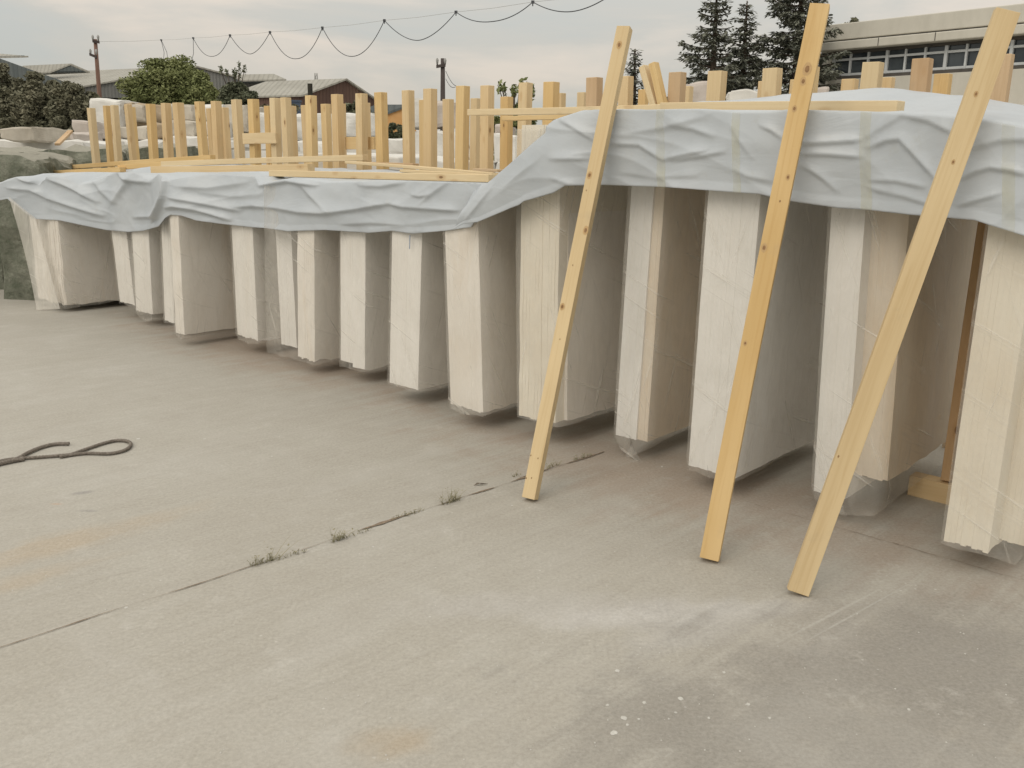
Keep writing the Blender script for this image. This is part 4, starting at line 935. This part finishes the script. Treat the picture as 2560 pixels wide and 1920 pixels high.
def conifer(lab, xt, yt, Y, Rb, z0, seed, dens=1.0, group='tall dark conifers beside the building', bare=0.0):
    t = atY(xt, yt, Y); H_ = t[2]; R = random.Random(seed); RR = np.random.RandomState(seed); root = empty('conifer', (t[0], Y, 0)); m_ = MB()
    m_.tube([(t[0], Y, 0), (t[0]+.05, Y, H_*.5), (t[0], Y, H_)], [.22, .13, .02], 8); V = []; Fc = []; T = []
    z = z0
    def spray(p, dr, ln, n, tone):
        for k in range(n):
            s_ = R.random(); side = R.choice((-1, 1)); lat = np.array([-dr[1], dr[0], 0])*side
            q = p+dr*ln*s_
            a_ = dr*R.uniform(.2, .9)+lat*R.uniform(.1, 1)+np.array([0, 0, R.uniform(-.75, .15)]); a_ /= np.linalg.norm(a_)
            l_ = R.uniform(.10, .26)*(1.15-s_*.5); b_ = np.cross(a_, [R.uniform(-.4, .4), R.uniform(-.4, .4), 1]); b_ = b_/(np.linalg.norm(b_)+1e-6)*R.uniform(.025, .055)
            q = q+np.array([R.uniform(-.04, .04), R.uniform(-.04, .04), R.uniform(-.06, .03)]); o = len(V)
            V.extend([q-b_*.5, q+a_*l_*.55-b_, q+a_*l_, q+a_*l_*.5+b_]); Fc.append((o, o+1, o+2, o+3)); T.append(min(1, max(0, tone+R.uniform(-.2, .25))))
    while z < H_-.05:
        f_ = (z-z0)/(H_-z0); nb = R.randint(4, 6); a0 = R.uniform(0, 6.28)
        for k in range(nb):
            if R.random() < .10+bare: continue
            an = a0+k*2*math.pi/nb+R.uniform(-.35, .35); ln = Rb*(1-f_)**.80*R.uniform(.55, 1.12)+.10
            d_ = np.array([math.cos(an), math.sin(an), 0]); dz = R.uniform(-.28, .02)-.15*(1-f_); pts = []
            for j in range(6):
                s_ = j/5; pts.append(np.array([t[0], Y, z])+d_*ln*s_+np.array([0, 0, ln*(dz*s_+.28*s_*s_)]))
            m_.tube(pts, [.035*(1-f_*.6)*(1-s_*.16*j)+.006 for j in range(6)], 4, cap=False)
            tone = R.uniform(.1, .75)
            for j in range(5):
                dr = pts[j+1]-pts[j]; l_ = np.linalg.norm(dr); dr /= l_
                if j == 0 and ln > 1.0: continue
                spray(pts[j], dr, l_, int(dens*l_*(62 if j > 1 else 36)), tone)
                # side twigs
                if l_ > .14 and j > 0:
                    for sd_ in (-1, 1):
                        if R.random() < .8:
                            td = dr*.6+np.array([-dr[1], dr[0], 0])*sd_*.8+np.array([0, 0, -.22]); td /= np.linalg.norm(td); tl = l_*R.uniform(.7, 1.5); spray(pts[j+1], td, tl, int(dens*tl*52), tone)
        z += R.uniform(.15, .27)*(1.1-f_*.4)
    mesh('crown', V, Fc, M_L4, root, attrs={'tone': T}); m_.build('trunk', M_BARK, root, True); tag(root, lab, 'conifer tree', group)
conifer('leftmost of the three tall conifers, broad with drooping layered branches', 1794, -48, 30, 1.75, 1.2, 21, 1.15)
conifer('middle of the three tall conifers, the shortest with a pointed top', 1868, 2, 31, 1.45, 1.0, 22, 1.2)
conifer('rightmost tall conifer, dark and dense behind the middle leaning board', 2012, -130, 32, 2.3, 1.0, 23, 1.35)
conifer('small lone conifer behind the left leaning board', 1588, 122, 34, .75, .8, 24, 1.0, None, .05)

# ------------------------------------------------------------------ office building on the right
M_FAC = plain('weathered_concrete_panel', (0.50, 0.48, 0.42), (0.59, 0.565, 0.50), 1.4, .9, .3, mp=(1, 1, .5)); M_FAD = plain('dark_render_and_shade', (0.07, 0.065, 0.06), (0.11, 0.10, 0.09), 1.4, .9, .2)
M_FRM = plain('pale_window_frame', (0.50, 0.52, 0.53), (0.58, 0.60, 0.61), 4, .5, 0)
mg, ntg, bgx = mat('window_glass', 0.08, 0.5); bgx.inputs['Base Color'].default_value = (0.035, 0.045, 0.055, 1)
L(ntg, mixc(ntg, maprange(ntg, noise_node(ntg, posco(ntg), .9, 3), .4, .6), (0.03, 0.038, 0.045), (0.07, 0.082, 0.09)), bgx.inputs['Base Color'])
BY = 33.0; B0 = atY(2075, 62, BY)
bd = np.array([math.sin(rad(38.0)), -math.cos(rad(38.0)), 0])     # along the facade, towards the camera's right
bn = np.array([-math.cos(rad(38.0)), -math.sin(rad(38.0)), 0])    # out of the facade (towards the yard)
def onfac(x, y):
    d = ray(x, y); t = ((B0-CAMP)@bn)/(d@bn); p = CAMP+d*t; return (p-B0)@bd, p[2]
Zr = 5.98; Zl = 5.41; Zf = 5.14; Zw1 = 4.86; Zw0 = 4.28; Zt = 5.10
0 and print('BLDG', Zr, Zl, Zf, Zw1, Zw0, onfac(2560, 8), onfac(2560, 85), onfac(2560, 165), [round(onfac(x, 150)[0], 2) for x in (2078, 2118, 2160, 2209, 2254, 2304, 2352, 2406, 2460)])
broot = empty('office_building', (B0[0], B0[1], 0)); LEN = 22.0
def fbx(name, s0, s1, z0, z1, o0, o1, mt, parent=broot):
    """box on the facade: s along, z up, o outwards"""
    c = np.array([B0[0], B0[1], 0])+bd*((s0+s1)/2)+bn*((o0+o1)/2)+np.array([0, 0, (z0+z1)/2])
    m_ = MB(); m_.box(c, bd*(s1-s0)/2, bn*(o1-o0)/2, np.array([0, 0, (z1-z0)/2])); 
    o = m_.build(name, mt, parent)
    if parent is not broot: o.location = (0, 0, 0); o.parent = parent; o.location = tuple(-(parent.location[i]+broot.location[i]) for i in range(3))
    return o
o = fbx('parapet', -0.35, LEN, Zl+0.05, Zr, -9, .0, M_FAC); bevel(o, .03)
o = fbx('ledge', -0.42, LEN, Zf, Zl, -9, .10, M_FAC); bevel(o, .03)
for k in range(1, 9): fbx('panel_joint', k*1.9, k*1.9+.03, Zf+.02, Zl-.01, .10, .103, M_FAD)
fbx('drip_joint', -0.36, LEN, Zl, Zl+0.05, -8.9, -.04, M_FAD)
fbx('wall', .02, LEN, 0, Zw0-.06, -8.8, -.22, M_FAC)
fbx('end_column', -.28, .0, 0, Zf-.003, -1.0, -.06, M_FAC)
fbx('end_wall', -.24, .01, 0, Zf-.005, -8.8, -1.05, M_FAC)
fbx('soffit_shade', .02, LEN, Zt-.06, Zf-.003, -8.0, -.30, M_FAD)  # dark colour paints the shadow above the windows, under the ledge
ss = [0.02]; 
while ss[-1] < 21: ss.append(ss[-1]+0.657)
for i in range(len(ss)-1):
    a_, b_ = ss[i], ss[i+1]
    wn = fbx('window', a_+.04, b_-.04, Zw0+.05, Zt-.055, -.44, -.40, mg)
    def sub(nm, *a):
        c = MB(); s0, s1, z0, z1, o0, o1 = a
        cc = np.array([B0[0], B0[1], 0])+bd*((s0+s1)/2)+bn*((o0+o1)/2)+np.array([0, 0, (z0+z1)/2]); c.box(cc, bd*(s1-s0)/2, bn*(o1-o0)/2, np.array([0, 0, (z1-z0)/2]))
        me = c.build(nm, M_FRM); me.parent = wn; me.location = (0, 0, 0)
    fr = .05 if i % 3 else .085
    sub('mullion', a_-.01, a_+fr, Zw0+.05, Zt-.055, -.38, -.30)
    sub('bottom_rail', a_+fr, b_-.012, Zw0+.055, Zw0+.13, -.385, -.32)
    sub('transom', a_+fr, b_-.012, Zw1-.04, Zw1+.03, -.385, -.32)
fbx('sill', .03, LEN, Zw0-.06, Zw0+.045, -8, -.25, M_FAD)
fbx('roof', -.30, LEN, Zr-.35, Zr-.25, -8.9, -.05, M_FAD)
tag(broot, 'low flat-roofed concrete office building with a ribbon of windows on the right', 'building')

# ------------------------------------------------------------------ small things on the concrete
M_ROPE, ntr, br = mat('grey_rope', 0.9, 0.2)
L(ntr, ramp(ntr, noise_node(ntr, posco(ntr), 90, 4, .7), [(.3, (0.11, 0.095, 0.08)), (.7, (0.26, 0.23, 0.20))]), br.inputs['Base Color'])
def rope(parts, lab):
    o_ = MB()
    for pts, r in parts:
        P = [onz(x, y, r+.001) for x, y in pts]
        # Catmull-Rom
        Q = []
        for i in range(len(P)-1):
            p0, p1, p2, p3 = P[max(0, i-1)], P[i], P[i+1], P[min(len(P)-1, i+2)]
            for t in np.linspace(0, 1, 14)[:-1]: Q.append(.5*((2*p1)+(-p0+p2)*t+(2*p0-5*p1+4*p2-p3)*t*t+(-p0+3*p1-3*p2+p3)*t**3))
        Q.append(P[-1])
        for st_ in range(3):       # three laid strands
            H = []; s_ = 0
            for i, q in enumerate(Q):
                if i: s_ += np.linalg.norm(q-Q[i-1])
                t = Q[min(i+1, len(Q)-1)]-Q[max(0, i-1)]; t /= np.linalg.norm(t)+1e-9; a_ = np.cross(t, [0, 0, 1]); b_ = np.cross(t, a_); ph = s_*130+st_*2.094
                H.append(q+(a_*math.cos(ph)+b_*math.sin(ph))*r*.42)
            o_.tube(H, r*.62, 6)
    o = o_.build('rope', M_ROPE, None, True, loc=onz(150, 1140)); tag(o, lab, 'rope')
rope([([(-60,1176),(0,1153),(47,1146),(95,1143),(146,1139),(177,1136),(209,1125),(253,1110),(285,1102),(306,1101),(322,1104),(327,1111),(320,1121),(301,1129),(269,1134),(222,1133),(187,1136),(150,1142)], .0095),
      ([(20,1156),(45,1146),(70,1132),(104,1118),(139,1110),(173,1109)], .0105), ([(-60,1180),(-20,1164),(30,1152),(60,1147)], .0125)], 'grey rope with an eye loop lying on the concrete at left')
M_WEED = leaf_mat('dry_weed', (0.20, 0.195, 0.12), (0.38, 0.34, 0.24))
def weed(x, y, n, h, spread, seed, lab, dead=.4, lean=(0, 0)):
    c = onz(x, y); R = random.Random(seed); V = []; Fc = []; T = []
    for k in range(int(n*.6)):
        al = R.uniform(-1, 1); b0 = np.array([c[0]+math.cos(JANG)*al*spread+R.uniform(-.008, .008), c[1]+math.sin(JANG)*al*spread+R.uniform(-.008, .008), 0.0])
        an = R.uniform(0, 6.28); tilt = R.uniform(.05, .9); hh = h*R.uniform(.3, 1)*(1 if k > 2 else 1.5)
        d_ = np.array([math.cos(an)*tilt+lean[0], math.sin(an)*tilt+lean[1], 1]); d_ /= np.linalg.norm(d_); wv = np.array([-math.sin(an+.7), math.cos(an+.7), 0])*R.uniform(.0010, .0024)
        p = b0; o = len(V); K = 4
        for j in range(K+1):
            q = b0+d_*hh*j/K+np.array([math.cos(an), math.sin(an), -.4])*hh*.35*(j/K)**2; w_ = wv*(1-j/K*.85); V += [q-w_, q+w_]
            if j: Fc.append((o+2*j-2, o+2*j-1, o+2*j+1, o+2*j)); T.append(R.uniform(0, 1)*dead+.2)
        if R.random() < .5:
            for _ in range(3):
                q = b0+d_*hh*R.uniform(.3, .95); l_ = R.uniform(.006, .014); o = len(V); aa = np.array([R.uniform(-1, 1), R.uniform(-1, 1), R.uniform(-.2, .8)]); aa /= np.linalg.norm(aa)
                V += [q, q+aa*l_*.5+wv*2, q+aa*l_, q+aa*l_*.5-wv*2]; Fc.append((o, o+1, o+2, o+3)); T.append(R.uniform(0, 1))
    o = mesh('weed', V, Fc, M_WEED, None, attrs={'tone': T}, loc=c); tag(o, lab, 'weed', 'weeds growing in the joint')
weed(655, 1408, 90, .045, .05, 1, 'low bushy dry weed in the joint, nearest the camera on the left')
weed(682, 1402, 12, .10, .02, 2, 'single tall bent grass stalk beside the bushy dry weed')
weed(720, 1392, 40, .02, .09, 3, 'flat mat of dry growth in the joint right of the bushy weed')
weed(848, 1350, 60, .07, .04, 4, 'thin upright grass tuft halfway along the joint')
weed(885, 1338, 40, .022, .08, 5, 'low mossy growth right of the thin upright tuft')
weed(1020, 1288, 60, .025, .09, 6, 'low green mat in the joint below the taller dark weed')
weed(1128, 1256, 90, .085, .05, 7, 'tallest dark spiky weed in the joint, left of the leaning board foot')
weed(1380, 1168, 40, .05, .05, 8, 'sparse dark weed behind the foot of the left leaning board')
weed(1455, 1146, 50, .03, .08, 9, 'flat weed where the joint runs under the row')
weed(1290, 1190, 22, .03, .02, 10, 'small dark weed just left of the left board foot')
# flakes and chips of marble
M_CHIP = plain('marble_chip', (0.46, 0.45, 0.415), (0.57, 0.56, 0.53), 30, .8, .3)
def chip(x, y, rpx, seed, lab, group=None, th=.004):
    c = onz(x, y); r = 0.6*rpx*(c[1])/F; R = random.Random(seed); n = 11; m_ = MB()
    rr = [r*(1+.45*nz(k*1.3, seed*1.7)+R.uniform(-.15, .15)) for k in range(n)]
    bt = [(c[0]+rr[k]*math.cos(6.283*k/n), c[1]+rr[k]*math.sin(6.283*k/n)*1.2, 0.0005) for k in range(n)]
    tp = [(c[0]+.85*rr[k]*math.cos(6.283*k/n), c[1]+.85*rr[k]*math.sin(6.283*k/n)*1.2, th*R.uniform(.7, 1.2)) for k in range(n)]
    m_.add(bt+tp, [tuple(range(n, 2*n)), tuple(range(n-1, -1, -1))]+[(k, (k+1) % n, n+(k+1) % n, n+k) for k in range(n)])
    tag(m_.build('stone_chip', M_CHIP, None, loc=c), lab, 'stone chip', group)
CH = [(1535,1832,17,'roundish white flake, largest and lowest of the flake group'),(1560,1795,14,'star-shaped white flake above the largest roundish one'),(1568,1812,8,'small spur flake touching the star-shaped one'),(1702,1746,13,'pale flake right of the flake group, broad and faint'),(1611,1757,9,'oval flake between the star-shaped and the broad faint one'),(1543,1677,11,'lone oval flake above the flake group'),(1810,1681,8,'bright little oval flake right of the lone one'),(1870,1761,10,'thin ring-like flake far right of the flake group'),(1519,1763,8,'crumb-like flake just left of the oval one'),(1597,1798,6,'tiny flake right of the star-shaped one'),(1772,1795,7,'small bright flake below the bright oval one'),(1924,1795,7,'slanting sliver flake below the ring-like one'),(2272,1774,8,'upright sliver flake on the dark patch at lower right'),(346,1097,9,'white chip just right of the rope eye'),(512,1097,6,'small chip right of the one beside the rope'),(680,1141,5,'white chip far up the yard below the middle bundles'),(681,1142,4,None),(315,1519,9,'white chip lying on the joint at lower left'),(933,1367,5,'chip on the concrete just below the thin grass tuft'),(841,1250,4,'single white chip above the joint'),(628,1305,3,'tiny chip left above the bushy dry weed'),(795,1325,4,None),(1280,1264,5,'faint pale chip left of the left board foot'),(1655,1167,5,'chip under the film cone of the tall white bundle'),(2143,1535,4,'tiny white chip right of the right board foot')]
for i, (x, y, r, lab) in enumerate(CH):
    if lab: chip(x, y, r, i+1, lab, 'marble chips scattered on the concrete', th=.0015)
R_ = random.Random(5)
m_ = MB()
for i in range(420):
    x, y = R_.uniform(0, 2560), R_.uniform(880, 1900)
    if y < 1000+0.2*x and x > 900: continue
    c = onz(x, y, 0); r = R_.uniform(.0012, .0035); n = 5
    bt = [(c[0]+r*math.cos(6.283*k/n+i), c[1]+r*math.sin(6.283*k/n+i), .0004) for k in range(n)]; tp = [(c[0]+.5*r*math.cos(6.283*k/n+i), c[1]+.5*r*math.sin(6.283*k/n+i), r*.7) for k in range(n)]
    m_.add(bt+tp, [tuple(range(n, 2*n))]+[(k, (k+1) % n, n+(k+1) % n, n+k) for k in range(n)])
tag(m_.build('grit', M_CHIP), 'fine pale grit scattered over the concrete', 'grit', kind='stuff')
# dried leaf
m_ = MB(); c = onz(1202, 1212, .003); m_.add([c+np.array(p) for p in ((-.035, -.012, 0), (0, -.004, .012), (.035, .012, .004), (.004, .014, .001), (-.02, .004, .010))], [(0, 1, 4), (1, 2, 3), (1, 3, 4)])
o = m_.build('dry_leaf', plain('dry_leaf', (0.12, 0.10, 0.08), (0.2, 0.17, 0.13), 30, .9, 0), None, loc=c); s_ = o.modifiers.new('s', 'SOLIDIFY'); s_.thickness = .0015; tag(o, 'curled dark leaf on the concrete right of the tallest weed', 'leaf')
# trestle timbers between the last two bundles
p = onz(2360, 1230, .05); q = onw(2405, 560, uw(p)[1]+.05)
timber('trestle_timber', p+np.array([.02, .02, .06]), P3(uw(p)[0]-.02, uw(p)[1]+.02, 1.75), .045, .08, A3, M_WB, 'dark upright timber in the gap beside the nearest bundle', 'timber')
timber('trestle_timber', P3(uw(p)[0]+.16, uw(p)[1]+.02, .05), P3(uw(p)[0]-1.1, uw(p)[1]+.02, .05), .1, .09, (0, 0, 1), M_WD, 'thick bearer timber lying under the nearest bundles', 'timber')
